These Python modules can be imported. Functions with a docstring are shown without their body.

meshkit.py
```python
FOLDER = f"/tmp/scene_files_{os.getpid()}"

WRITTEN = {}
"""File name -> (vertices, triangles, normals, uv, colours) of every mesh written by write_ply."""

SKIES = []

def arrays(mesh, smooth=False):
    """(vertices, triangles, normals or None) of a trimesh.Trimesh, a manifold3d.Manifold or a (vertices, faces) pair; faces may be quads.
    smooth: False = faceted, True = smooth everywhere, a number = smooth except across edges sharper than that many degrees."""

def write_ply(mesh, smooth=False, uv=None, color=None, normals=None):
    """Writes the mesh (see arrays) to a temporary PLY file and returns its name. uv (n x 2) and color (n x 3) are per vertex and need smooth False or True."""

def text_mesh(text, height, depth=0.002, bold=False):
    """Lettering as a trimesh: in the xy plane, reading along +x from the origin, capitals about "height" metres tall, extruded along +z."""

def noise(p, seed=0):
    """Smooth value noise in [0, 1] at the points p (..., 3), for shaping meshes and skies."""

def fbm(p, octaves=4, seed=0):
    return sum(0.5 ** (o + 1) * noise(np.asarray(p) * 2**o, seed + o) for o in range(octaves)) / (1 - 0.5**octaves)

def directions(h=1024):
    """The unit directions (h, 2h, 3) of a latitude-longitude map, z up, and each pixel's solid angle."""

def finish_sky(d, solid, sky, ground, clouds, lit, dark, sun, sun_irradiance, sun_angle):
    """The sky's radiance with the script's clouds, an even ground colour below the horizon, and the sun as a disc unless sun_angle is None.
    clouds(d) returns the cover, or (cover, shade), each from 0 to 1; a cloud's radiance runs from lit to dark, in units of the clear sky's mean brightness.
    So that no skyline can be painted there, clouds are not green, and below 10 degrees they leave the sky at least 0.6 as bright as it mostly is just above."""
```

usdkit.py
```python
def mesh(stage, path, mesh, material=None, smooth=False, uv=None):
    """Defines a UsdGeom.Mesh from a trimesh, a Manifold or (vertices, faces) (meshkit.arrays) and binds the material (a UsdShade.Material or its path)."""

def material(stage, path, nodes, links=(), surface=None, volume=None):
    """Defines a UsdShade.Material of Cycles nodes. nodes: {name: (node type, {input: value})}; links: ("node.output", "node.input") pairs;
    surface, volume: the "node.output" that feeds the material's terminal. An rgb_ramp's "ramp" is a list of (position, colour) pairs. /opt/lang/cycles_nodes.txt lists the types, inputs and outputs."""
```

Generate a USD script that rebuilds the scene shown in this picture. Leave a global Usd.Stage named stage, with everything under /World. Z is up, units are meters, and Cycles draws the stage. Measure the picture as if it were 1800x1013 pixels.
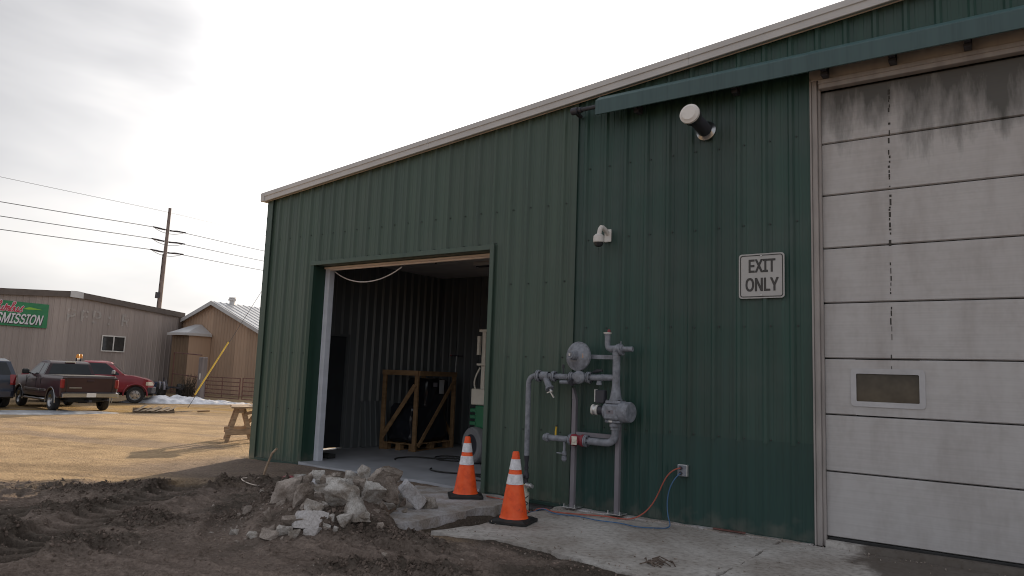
import math, random, sys
import numpy as np, trimesh, usdkit, meshkit
import manifold3d as m3
from pxr import Usd, UsdGeom, UsdLux, UsdShade, Sdf, Gf, Vt
from scipy.ndimage import map_coordinates, gaussian_filter
from scipy.spatial import ConvexHull

stage = Usd.Stage.CreateInMemory()
UsdGeom.SetStageUpAxis(stage, 'Z'); UsdGeom.SetStageMetersPerUnit(stage, 1.0)
UsdGeom.Xform.Define(stage, '/World'); UsdGeom.Scope.Define(stage, '/World/Looks')

# ------------------------------------------------------------------ camera, sky, sun, exposure
CAM = np.array([12.124, -8.590, 1.674]); YAW, PITCH, ROLL = -0.62918, 0.11885, 0.036402
F_PX, W_PX = 1294.85, 1800.0
EXPOSURE = 0.55
SUN_AZ, SUN_EL = math.radians(-24.5), math.radians(14.0)      # azimuth from +y towards +x
SUN_INTENSITY, SKY_STRENGTH = 1.25, 0.10
Fw = np.array([math.sin(YAW)*math.cos(PITCH), math.cos(YAW)*math.cos(PITCH), math.sin(PITCH)])
Rt = np.cross(Fw, [0, 0, 1]); Rt /= np.linalg.norm(Rt); Up = np.cross(Rt, Fw)
cr, sr = math.cos(ROLL), math.sin(ROLL)
Rt, Up = cr*Rt + sr*Up, -sr*Rt + cr*Up
cam = UsdGeom.Camera.Define(stage, '/World/camera')
mm = Gf.Matrix4d(*[float(x) for x in (*Rt, 0, *Up, 0, *(-Fw), 0, *CAM, 1)])
cam.AddTransformOp().Set(mm)
cam.CreateHorizontalApertureAttr(36.0); cam.CreateFocalLengthAttr(36.0*F_PX/W_PX)
cam.CreateClippingRangeAttr((0.05, 5000.0)); cam.CreateExposureAttr(EXPOSURE)

SUN = np.array([math.sin(SUN_AZ)*math.cos(SUN_EL), math.cos(SUN_AZ)*math.cos(SUN_EL), math.sin(SUN_EL)])
def lin(*rgb): return tuple((c/255/12.92 if c/255 < .04045 else ((c/255+.055)/1.055)**2.4) for c in rgb)
sky_look = usdkit.material(stage, '/World/Looks/sky', {
    'tc': ('texture_coordinate', {}),
    'nrm': ('vector_math', {'math_type': 'normalize'}),
    'sky': ('sky_texture', {'sky_type': 'single_scattering', 'sun_disc': False, 'sun_elevation': SUN_EL, 'sun_rotation': SUN_AZ, 'air_density': 1.0, 'aerosol_density': 2.0}),
    'dot': ('vector_math', {'math_type': 'dot_product', 'vector2': tuple(SUN)}),
    'mr': ('map_range', {'from_min': -1.0, 'from_max': 1.0, 'to_min': 0.0, 'to_max': 1.0}),
    'glow': ('rgb_ramp', {'ramp': [(0, (3.3, 3.4, 3.6)), (.5, (3.5, 3.6, 3.8)), (.72, (3.7, 3.75, 3.9)), (.82, (4.6, 4.55, 4.6)), (.90, (7.2, 7.05, 6.95)), (.955, (13.5, 13.2, 12.8)), (1, (19, 18, 17))]}),
    'map': ('mapping', {'scale': (1.0, 1.0, 2.6), 'rotation': (0.35, 0.1, 0.4)}),
    'n1': ('noise_texture', {'scale': 1.7, 'detail': 5.0, 'roughness': 0.5, 'distortion': 0.4}),
    'ramp': ('rgb_ramp', {'ramp': [(.30, (.62, .63, .66)), (.5, (.97, .97, .98)), (.68, (1.34, 1.31, 1.27))]}),
    'mul': ('mix_color', {'blend_type': 'multiply', 'fac': 1.0, 'use_clamp': False}),
    'mix': ('mix_color', {'blend_type': 'mix', 'fac': 0.93, 'use_clamp': False}),
    'bg': ('background_shader', {'strength': SKY_STRENGTH}),
}, [('tc.generated', 'nrm.vector1'), ('nrm.vector', 'dot.vector1'), ('dot.value', 'mr.value'), ('mr.result', 'glow.fac'),
    ('nrm.vector', 'map.vector'), ('map.vector', 'n1.vector'), ('n1.fac', 'ramp.fac'), ('glow.color', 'mul.a'), ('ramp.color', 'mul.b'),
    ('sky.color', 'mix.a'), ('mul.result', 'mix.b'), ('mix.result', 'bg.color')], surface='bg.background')
dome = UsdLux.DomeLight.Define(stage, '/World/sky')
dome.CreateIntensityAttr(1.0)
UsdShade.MaterialBindingAPI.Apply(dome.GetPrim()).Bind(sky_look)
dome.GetPrim().SetCustomDataByKey('kind', 'structure'); dome.GetPrim().SetCustomDataByKey('label', 'bright hazy overcast sky with pale grey cloud bands'); dome.GetPrim().SetCustomDataByKey('category', 'sky')
sun = UsdLux.DistantLight.Define(stage, '/World/sun')
sun.CreateIntensityAttr(SUN_INTENSITY); sun.CreateNormalizeAttr(True); sun.CreateAngleAttr(0.5); sun.CreateColorAttr(Gf.Vec3f(1.0, 0.80, 0.56))
sx = UsdGeom.Xformable(sun); sx.AddRotateZOp().Set(-math.degrees(SUN_AZ)); sx.AddRotateXOp().Set(-(90-math.degrees(SUN_EL)))

# ------------------------------------------------------------------ helpers: prims
used = {}
def numbered(parent, name):
    k = (parent, name); n = used.get(k, 0); used[k] = n+1
    return name if n == 0 else f'{name}_{n:03d}'
def tag(prim, label=None, cat=None, group=None, kind=None):
    for k, v in (('label', label), ('category', cat), ('group', group), ('kind', kind)):
        if v: prim.SetCustomDataByKey(k, v)
    return prim
def thing(name, label, cat, loc=(0, 0, 0), rz=0, group=None, kind=None, scale=None):
    x = UsdGeom.Xform.Define(stage, '/World/'+numbered('/World', name))
    x.AddTranslateOp().Set(Gf.Vec3d(*map(float, loc))); x.AddRotateZOp().Set(float(math.degrees(rz)))
    if scale: x.AddScaleOp().Set(Gf.Vec3f(scale, scale, scale))
    return tag(x.GetPrim(), label, cat, group, kind)
def part(parent, name, mesh, mat, smooth=30, label=None, kind=None):
    p = str(parent.GetPath())
    m = usdkit.mesh(stage, p+'/'+numbered(p, name), as_tm(mesh), mat, smooth)
    return tag(m.GetPrim(), label, kind=kind)
def single(name, mesh, mat, label, cat, group=None, kind=None, smooth=30):
    m = usdkit.mesh(stage, '/World/'+numbered('/World', name), as_tm(mesh), mat, smooth)
    return tag(m.GetPrim(), label, cat, group, kind)
def copy_of(src, label, loc, rz=0, group=None):
    d = src.GetCustomData()
    r = thing(src.GetName(), label, d['category'], loc, rz, group or d.get('group'))
    r.GetReferences().AddInternalReference(src.GetPath()); r.SetInstanceable(True)
    return r

# ------------------------------------------------------------------ helpers: meshes
def as_tm(m):
    if isinstance(m, MB): return m.mesh()
    return m
class MB:
    def __init__(self): self.l = []
    def add(self, m):
        self.l.append(m.mesh() if isinstance(m, MB) else m); return self
    def box(self, *a, **k): return self.add(box(*a, **k))
    def cyl(self, *a, **k): return self.add(cyl(*a, **k))
    def tube(self, *a, **k): return self.add(tube(*a, **k))
    def bar(self, *a, **k): return self.add(bar(*a, **k))
    def lathe(self, *a, **k): return self.add(lathe(*a, **k))
    def prism(self, *a, **k): return self.add(prism(*a, **k))
    def mesh(self): return trimesh.util.concatenate(self.l) if len(self.l) > 1 else self.l[0]
def hull(pts):
    return trimesh.convex.convex_hull(np.asarray(pts, float))
def box(lo, hi, b=0.0):
    lo, hi = np.minimum(lo, hi).astype(float), np.maximum(lo, hi).astype(float)
    b = min(b, *(0.45*(hi-lo))) if b else 0
    if not b:
        m = trimesh.creation.box(hi-lo); m.apply_translation((lo+hi)/2); return m
    pts = []
    for i in range(8):
        s = np.array([(i >> k) & 1 for k in range(3)])
        c = np.where(s, hi, lo); d = np.where(s, -1, 1)*b
        for k in range(3):
            q = c+d; q[k] = c[k]; pts.append(q)
    return hull(pts)
def frame(d):
    d = np.asarray(d, float); d = d/np.linalg.norm(d)
    a = np.cross(d, [0, 0, 1.0] if abs(d[2]) < .95 else [1.0, 0, 0]); a /= np.linalg.norm(a)
    return a, np.cross(d, a), d
def bar(p0, p1, w, h, b=0.0, up=None):
    """box along p0-p1, w across horizontally, h across the other way"""
    p0, p1 = np.asarray(p0, float), np.asarray(p1, float); L = np.linalg.norm(p1-p0)
    d = (p1-p0)/L
    u = np.array(up if up is not None else ([0, 0, 1.0] if abs(d[2]) < .95 else [0, 1.0, 0]), float)
    a = np.cross(d, u); a /= np.linalg.norm(a); c = np.cross(a, d)
    m = box((-w/2, -h/2, 0), (w/2, h/2, L), b)
    T = np.eye(4); T[:3, 0], T[:3, 1], T[:3, 2], T[:3, 3] = a, c, d, p0
    if np.linalg.det(T[:3, :3]) < 0: T[:3, 0] *= -1
    m.apply_transform(T); return m
def lathe(prof, p0, axis=(0, 0, 1), n=24):
    """prof: (radius, distance along axis)"""
    prof = np.asarray(prof, float); a, b, d = frame(axis)
    t = np.arange(n)*2*np.pi/n
    ring = np.cos(t)[:, None]*a + np.sin(t)[:, None]*b
    v = (np.asarray(p0, float) + prof[:, 1][:, None, None]*d + prof[:, 0][:, None, None]*ring[None]).reshape(-1, 3)
    f = []
    for i in range(len(prof)-1):
        for j in range(n):
            k = (j+1) % n
            f += [(i*n+j, i*n+k, (i+1)*n+k), (i*n+j, (i+1)*n+k, (i+1)*n+j)]
    m = trimesh.Trimesh(v, f, process=False); 
    m.merge_vertices(); m.update_faces(m.nondegenerate_faces()); trimesh.repair.fix_normals(m)
    return m
def cyl(p0, p1, r, r1=None, n=16, b=0.0):
    p0, p1 = np.asarray(p0, float), np.asarray(p1, float); L = np.linalg.norm(p1-p0); r1 = r if r1 is None else r1
    prof = [(0, 0), (r-b, 0), (r, b), (r1, L-b), (r1-b, L), (0, L)] if b else [(0, 0), (r, 0), (r1, L), (0, L)]
    return lathe(prof, p0, p1-p0, n)
def smooth_path(pts, n=8):
    pts = np.asarray(pts, float)
    if len(pts) < 3: return pts
    from scipy.interpolate import CubicSpline
    s = np.r_[0, np.cumsum(np.linalg.norm(np.diff(pts, axis=0), axis=1))]
    return CubicSpline(s, pts)(np.linspace(0, s[-1], n*(len(pts)-1)+1))
def tube(pts, r, n=8, caps=True):
    p = np.asarray(pts, float); t = np.gradient(p, axis=0); t /= np.linalg.norm(t, axis=1, keepdims=True)+1e-12
    a = np.cross(t[0], [0, 0, 1.0] if abs(t[0][2]) < .9 else [1.0, 0, 0]); a /= np.linalg.norm(a)
    rr = np.broadcast_to(r, (len(p),)); ang = np.arange(n)*2*np.pi/n; v = []
    for i in range(len(p)):
        a = a - t[i]*(a@t[i]); a /= np.linalg.norm(a); b = np.cross(t[i], a)
        v.append(p[i] + rr[i]*(np.cos(ang)[:, None]*a + np.sin(ang)[:, None]*b))
    v = np.vstack(v); f = []
    for i in range(len(p)-1):
        for j in range(n):
            k = (j+1) % n
            f += [(i*n+j, i*n+k, (i+1)*n+k), (i*n+j, (i+1)*n+k, (i+1)*n+j)]
    if caps:
        v = np.vstack([v, p[0], p[-1]]); c0, c1 = len(v)-2, len(v)-1; o = (len(p)-1)*n
        for j in range(n):
            k = (j+1) % n; f += [(c0, k, j), (c1, o+j, o+k)]
    m = trimesh.Trimesh(v, f, process=False)
    return m
def pipe_path(pts, rad, n=7):
    """polyline with rounded corners of radius rad"""
    pts = [np.asarray(p, float) for p in pts]; out = [pts[0]]
    for i in range(1, len(pts)-1):
        a, b, c = pts[i-1], pts[i], pts[i+1]; u = (a-b)/np.linalg.norm(a-b); w = (c-b)/np.linalg.norm(c-b)
        for t in np.linspace(0, 1, n): out.append((1-t)**2*(b+u*rad)+2*t*(1-t)*b+t*t*(b+w*rad))
    out.append(pts[-1]); return np.array(out)
def man(m): 
    q = m.to_mesh(); return trimesh.Trimesh(q.vert_properties[:, :3], q.tri_verts, process=False)
def to_axis(m, axis):
    v = np.array(m.vertices)
    if axis == 'y': m = trimesh.Trimesh(v[:, [0, 2, 1]], np.array(m.faces)[:, ::-1], process=False)
    elif axis == 'x': m = trimesh.Trimesh(v[:, [2, 0, 1]], m.faces, process=False)
    return m
def xsec(pts, holes=()):
    def ccw(p):
        p = np.asarray(p, float); s = np.sum(p[:, 0]*np.roll(p[:, 1], -1)-np.roll(p[:, 0], -1)*p[:, 1])
        return p if s > 0 else p[::-1]
    c = m3.CrossSection([ccw(pts)])
    for h in holes: c = c - m3.CrossSection([ccw(h)])
    return c
def prism(pts, axis, a0, a1, holes=()):
    m = man(xsec(pts, holes).extrude(a1-a0)); m.apply_translation((0, 0, a0)); return to_axis(m, axis)
def mprism(pts, axis, a0, a1): return to_man(prism(pts, axis, a0, a1))
def to_man(t):
    t = t.copy(); t.merge_vertices()
    return m3.Manifold(m3.Mesh(np.asarray(t.vertices, np.float32), np.asarray(t.faces, np.uint32)))
def sphere(c, r, sub=2, s=(1, 1, 1)):
    m = trimesh.creation.icosphere(sub, r); m.apply_scale(s); m.apply_translation(c); return m
def rounded_rect(w, h, r, n=5):
    out = []
    for cx, cy, a in ((w/2-r, h/2-r, 0), (-w/2+r, h/2-r, 90), (-w/2+r, -h/2+r, 180), (w/2-r, -h/2+r, 270)):
        for t in np.linspace(0, 90, n): out.append((cx+r*math.cos(math.radians(a+t)), cy+r*math.sin(math.radians(a+t))))
    return out
def text_on(text, height, depth, bold, origin, right, up, slant=0.0, width=None):
    """lettering whose left end of the baseline is at origin"""
    t = meshkit.text_mesh(text, height, depth, bold); v = np.array(t.vertices)
    if width: v[:, 0] *= width/v[:, 0].max()
    v[:, 0] += slant*v[:, 1]
    right, up = np.asarray(right, float), np.asarray(up, float); n = np.cross(right, up)
    t.vertices = np.asarray(origin, float)+v[:, :1]*right+v[:, 1:2]*up+v[:, 2:3]*n
    return t
R_ = [np.random.default_rng(s).random((256, 256)) for s in range(24)]
def vn(x, y, scale, seed=0):
    """smooth value noise, -1..1; scale = size of a feature in metres"""
    c = np.stack([np.asarray(x, float)/scale+seed*17.3, np.asarray(y, float)/scale+seed*5.7])
    return map_coordinates(R_[seed % 24], c, order=2, mode='grid-wrap')*2-1
def fb(x, y, scale, oct=4, seed=0, gain=.5):
    s, a, t = 0, 1.0, 0
    for i in range(oct): s = s+a*vn(x, y, scale/2**i, seed+i); t += a; a *= gain
    return s/t

# ------------------------------------------------------------------ materials
def M(name, col, rough=.5, metal=0.0, var=.12, scale=(3, 3, 3), bump=0.0, bscale=60., spec=.5, col2=None, detail=4., coat=0.0, lo=.35, hi=.65):
    c = np.array(col, float); c1 = c*(1-var); c2 = np.array(col2, float) if col2 is not None else c*(1+var)
    nodes = {'tc': ('texture_coordinate', {}), 'map': ('mapping', {'scale': tuple(scale)}),
             'n': ('noise_texture', {'scale': 1.0, 'detail': detail, 'roughness': .6}),
             'r': ('rgb_ramp', {'ramp': [(lo, tuple(c1)), (hi, tuple(np.minimum(c2, .95)))]}),
             'p': ('principled_bsdf', {'roughness': rough, 'metallic': metal, 'specular_ior_level': spec, 'coat_weight': coat})}
    links = [('tc.object', 'map.vector'), ('map.vector', 'n.vector'), ('n.fac', 'r.fac'), ('r.color', 'p.base_color')]
    if bump:
        nodes['b'] = ('noise_texture', {'scale': bscale, 'detail': 4.0}); nodes['bp'] = ('bump', {'strength': bump, 'distance': .01})
        links += [('tc.object', 'b.vector'), ('b.fac', 'bp.height'), ('bp.normal', 'p.normal')]
    return usdkit.material(stage, '/World/Looks/'+name, nodes, links, surface='p.BSDF')
# painted sheet metal: vertical streaks of grime, fine chalking
def sheet(name, col, grime, rough=.38, spec=.5, con=1.0):
    return usdkit.material(stage, '/World/Looks/'+name, {
        'tc': ('texture_coordinate', {}), 'm1': ('mapping', {'scale': (9, 9, .35)}), 'n1': ('noise_texture', {'scale': 1.0, 'detail': 6.0, 'roughness': .65}),
        'm2': ('mapping', {'scale': (.5, .5, .8)}), 'n2': ('noise_texture', {'scale': 1.0, 'detail': 5.0}),
        'r1': ('rgb_ramp', {'ramp': [(.35, tuple(np.array(col)*(1-.18*con))), (.62, tuple(np.array(col)*(1+.12*con)))]}),
        'r2': ('rgb_ramp', {'ramp': [(.48, (0, 0, 0)), (.75, (.45*con, .45*con, .45*con))]}),
        'mx': ('mix_color', {'b': tuple(grime)}),
        'rr': ('map_range', {'from_min': .3, 'from_max': .7, 'to_min': rough-.06, 'to_max': rough+.12}),
        'm3': ('mapping', {'scale': (5, 5, 1.6)}), 'n3': ('noise_texture', {'scale': 1.0, 'detail': 2.0}), 'bp': ('bump', {'strength': .45, 'distance': .012}),
        'gg': ('geometry', {}), 'sz': ('separate_xyz', {}), 'dz': ('map_range', {'from_min': .0, 'from_max': .40, 'to_min': .26, 'to_max': -.35, 'clamp': True}), 'nd': ('noise_texture', {'scale': 6.0, 'detail': 6.0}), 'da': ('math', {'math_type': 'add'}), 'dr': ('rgb_ramp', {'ramp': [(.5, (0, 0, 0)), (1.0, (.42, .42, .42))]}), 'dm': ('mix_color', {'b': (.22, .19, .16)}),
        'oi': ('object_info', {}), 'om': ('map_range', {'to_min': .88, 'to_max': 1.12}), 'ox': ('mix_color', {'blend_type': 'multiply', 'fac': 1.0, 'use_clamp': False}),
        'p': ('principled_bsdf', {'specular_ior_level': spec})},
        [('tc.object', 'm1.vector'), ('m1.vector', 'n1.vector'), ('n1.fac', 'r1.fac'), ('tc.object', 'm2.vector'), ('m2.vector', 'n2.vector'), ('n2.fac', 'r2.fac'),
         ('r1.color', 'mx.a'), ('r2.color', 'mx.fac'), ('mx.result', 'ox.a'), ('oi.random', 'om.value'), ('om.result', 'ox.b'), ('gg.position', 'sz.vector'), ('sz.z', 'dz.value'), ('gg.position', 'nd.vector'), ('dz.result', 'da.value1'), ('nd.fac', 'da.value2'), ('da.value', 'dr.fac'), ('ox.result', 'dm.a'), ('dr.color', 'dm.fac'), ('dm.result', 'p.base_color'), ('n1.fac', 'rr.value'), ('rr.result', 'p.roughness'),
         ('tc.object', 'm3.vector'), ('m3.vector', 'n3.vector'), ('n3.fac', 'bp.height'), ('bp.normal', 'p.normal')], surface='p.BSDF')
green_new = sheet('green_new', (.048, .079, .060), (.076, .093, .078))
green_old = sheet('green_old', (.019, .054, .043), (.056, .074, .067), rough=.42, con=1.5)
green_low = sheet('green_low', (.015, .048, .041), (.038, .060, .054), rough=.40)
green_trim = sheet('green_trim', (.045, .080, .064), (.05, .09, .08))
green_dark = sheet('green_dark_trim', (.010, .040, .026), (.02, .045, .035), rough=.5)
hood_paint = sheet('hood_paint', (.042, .080, .082), (.05, .08, .08), rough=.35)
white_trim = M('white_trim', (.50, .49, .485), .45, var=.06, scale=(2, 2, 2))
white_jamb = M('white_jamb', (.62, .64, .70), .45, var=.06, scale=(2, 2, 6))
beige_trim = M('beige_trim', (.33, .30, .285), .55, var=.15, scale=(6, 6, 1.5), bump=.1)
cream_wood = M('cream_wood', (.75, .64, .56), .6, var=.15, scale=(2, 20, 20))
steel = M('galvanised_steel', (.55, .55, .55), .35, .9, var=.15, scale=(14, 14, 14))
bolt_look = M('bolt_metal', (.05, .055, .055), .45, .6)
gas_paint = M('gas_grey_paint', (.205, .215, .245), .42, var=.28, scale=(16, 16, 16), bump=.08, bscale=120)
post_paint = M('post_grey_paint', (.19, .175, .195), .5, var=.12, scale=(6, 6, 2))
dark_iron = M('dark_iron', (.045, .045, .055), .5, .3)
red_paint = M('valve_red_paint', (.22, .03, .04), .45)
cream_paint = M('cream_paint', (.62, .58, .50), .5)
black_rubber = M('black_rubber', (.018, .018, .018), .75, var=.3, scale=(9, 9, 9))
black_plastic = M('black_plastic', (.02, .02, .022), .45)
white_plastic = M('white_plastic', (.66, .63, .60), .45)
wrap_white = M('pale_wrap', (.55, .53, .45), .6)
yellow_paint = M('yellow_paint', (.65, .42, .04), .5)
sign_face = M('sign_face', (.42, .41, .40), .4, var=.05)
sign_ink = M('sign_ink', (.045, .042, .04), .5)
wood = M('weathered_wood', (.36, .26, .18), .75, var=.3, scale=(4, 4, 25), bump=.2, bscale=90)
crate_wood = M('crate_wood', (.26, .155, .075), .75, var=.25, scale=(5, 5, 12), bump=.15, bscale=90)
pallet_wood = M('pallet_wood', (.16, .12, .085), .8, var=.4, scale=(5, 5, 5), bump=.2)
black_wrap = M('black_shrink_wrap', (.010, .011, .014), .14, var=.3, scale=(3, 3, 3), bump=.6, bscale=5)
paper = M('paper', (.5, .5, .5), .8)
floor_look = M('floor_concrete', (.36, .37, .40), .55, var=.15, scale=(1.3, 1.3, 1.3), bump=.08, bscale=60)
liner = M('liner_panel', (.125, .135, .14), .33, var=.1, scale=(4, 4, .5))
ceiling_look = M('ceiling_panel', (.72, .66, .62), .5, var=.08)
door_dark = M('dark_door_paint', (.028, .032, .036), .45)
glass_dark = M('dark_window_glass', (.012, .014, .016), .06, var=.2)
chrome = M('chrome', (.42, .42, .43), .25, 1.0, var=.08)
tail_red = M('tail_lens', (.20, .010, .012), .2, coat=.6)
amber = M('amber_lens', (.75, .28, .03), .25)
maroon = M('maroon_paint', (.015, .004, .007), .3, var=.1, coat=.3, col2=(.022, .007, .010), scale=(2, 2, 2))
crimson = M('crimson_paint', (.19, .011, .022), .32, var=.1, coat=.35)
navy = M('navy_paint', (.018, .024, .04), .3, coat=.6)
headlamp = M('headlamp_lens', (.55, .50, .42), .15)
tyre_look = M('tyre_rubber', (.02, .02, .02), .8, var=.25, scale=(8, 8, 8))
snow_look = M('snow', (.56, .57, .62), .7, var=.2, scale=(3, 3, 5), col2=(.74, .75, .80), bump=.4, bscale=14)
rust_tube = M('rusty_tube', (.13, .055, .045), .7, var=.3, scale=(8, 8, 8))
pole_wood = M('pole_wood', (.20, .17, .165), .8, var=.25, scale=(9, 9, .8))
wire_look = M('wire', (.05, .05, .05), .5, .5)
roof_white = M('barn_roof_metal', (.55, .55, .56), .35, .1, var=.06)
cone_orange = usdkit.material(stage, '/World/Looks/cone_orange', {
    'tc': ('texture_coordinate', {}), 'n': ('noise_texture', {'scale': 9.0, 'detail': 6.0, 'roughness': .7}),
    'r': ('rgb_ramp', {'ramp': [(.28, (.34, .06, .025)), (.40, (.80, .080, .012)), (.54, (.92, .105, .015)), (.72, (.93, .14, .035))]}),
    'p': ('principled_bsdf', {'roughness': .45})}, [('tc.object', 'n.vector'), ('n.fac', 'r.fac'), ('r.color', 'p.base_color')], surface='p.BSDF')
cone_white = M('cone_reflective', (.72, .71, .74), .35, var=.22, scale=(14, 14, 14))
# concrete of several kinds
def concrete(name, col, dirt, bump=.35, scale=2.2, lo=.42, hi=.66, bscale=22., extra=None):
    return usdkit.material(stage, '/World/Looks/'+name, {
        'tc': ('texture_coordinate', {}), 'n1': ('noise_texture', {'scale': scale, 'detail': 8.0, 'roughness': .62}),
        'n2': ('noise_texture', {'scale': scale*14, 'detail': 6.0, 'roughness': .7}), 'n3': ('noise_texture', {'scale': bscale, 'detail': 8.0, 'roughness': .7}),
        'r1': ('rgb_ramp', {'ramp': [(lo, tuple(dirt)), (hi, tuple(col))]}),
        'r2': ('rgb_ramp', {'ramp': [(.34, (.55, .53, .5)), (.5, (.95, .95, .95)), (.66, (1.15, 1.15, 1.15))]}),
        'mx': ('mix_color', {'blend_type': 'multiply', 'fac': .8}), 'bp': ('bump', {'strength': bump, 'distance': .02}),
        'p': ('principled_bsdf', {'roughness': .85, 'specular_ior_level': .25}), **(extra[0] if extra else {})},
        [('tc.object', 'n1.vector'), ('tc.object', 'n2.vector'), ('tc.object', 'n3.vector'), ('n1.fac', 'r1.fac'), ('n2.fac', 'r2.fac'), ('r1.color', 'mx.a'), ('r2.color', 'mx.b'),
         *(extra[1] if extra else [('mx.result', 'p.base_color')]), ('n3.fac', 'bp.height'), ('bp.normal', 'p.normal')], surface='p.BSDF')
# dark wet soil tracked onto the apron before the overhead door, finer spots elsewhere
wet_stain = ({'g': ('geometry', {}), 's': ('separate_xyz', {}), 'sx': ('map_range', {'from_min': 10.0, 'from_max': 10.9, 'to_min': -.75, 'to_max': .35, 'clamp': True}),
              'sy': ('map_range', {'from_min': -1.4, 'from_max': -.4, 'to_min': -.55, 'to_max': .28, 'clamp': True}), 'ns': ('noise_texture', {'scale': 2.6, 'detail': 8.0, 'roughness': .65}), 'a1': ('math', {'math_type': 'add'}), 'a2': ('math', {'math_type': 'add'}),
              'rs': ('rgb_ramp', {'ramp': [(.48, (0, 0, 0)), (.66, (.8, .8, .8))]}), 'nd': ('noise_texture', {'scale': 11.0, 'detail': 5.0, 'roughness': .7}), 'rd': ('rgb_ramp', {'ramp': [(.66, (1, 1, 1)), (.74, (.45, .42, .38))]}),
              'md': ('mix_color', {'blend_type': 'multiply', 'fac': 1.0}), 'ms': ('mix_color', {'b': (.085, .068, .055)})},
             [('g.position', 's.vector'), ('s.x', 'sx.value'), ('s.y', 'sy.value'), ('g.position', 'ns.vector'), ('g.position', 'nd.vector'), ('sx.result', 'a1.value1'), ('sy.result', 'a1.value2'), ('a1.value', 'a2.value1'), ('ns.fac', 'a2.value2'), ('a2.value', 'rs.fac'),
              ('nd.fac', 'rd.fac'), ('mx.result', 'md.a'), ('rd.color', 'md.b'), ('md.result', 'ms.a'), ('rs.color', 'ms.fac'), ('ms.result', 'p.base_color')])
apron_look = concrete('apron_concrete', (.56, .535, .51), (.37, .335, .305), bump=.2, scale=1.1, extra=wet_stain)
rubble_grey = concrete('rubble_grey', (.50, .475, .45), (.24, .205, .175), scale=5., lo=.40, hi=.60)
rubble_brown = concrete('rubble_brown', (.36, .31, .275), (.18, .145, .12), scale=5., lo=.40, hi=.60)
rubble_pale = concrete('rubble_pale', (.60, .60, .63), (.46, .43, .42), scale=3., bump=.2)
curb_look = concrete('slab_edge_concrete', (.52, .51, .53), (.34, .30, .27), scale=3.)
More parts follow.
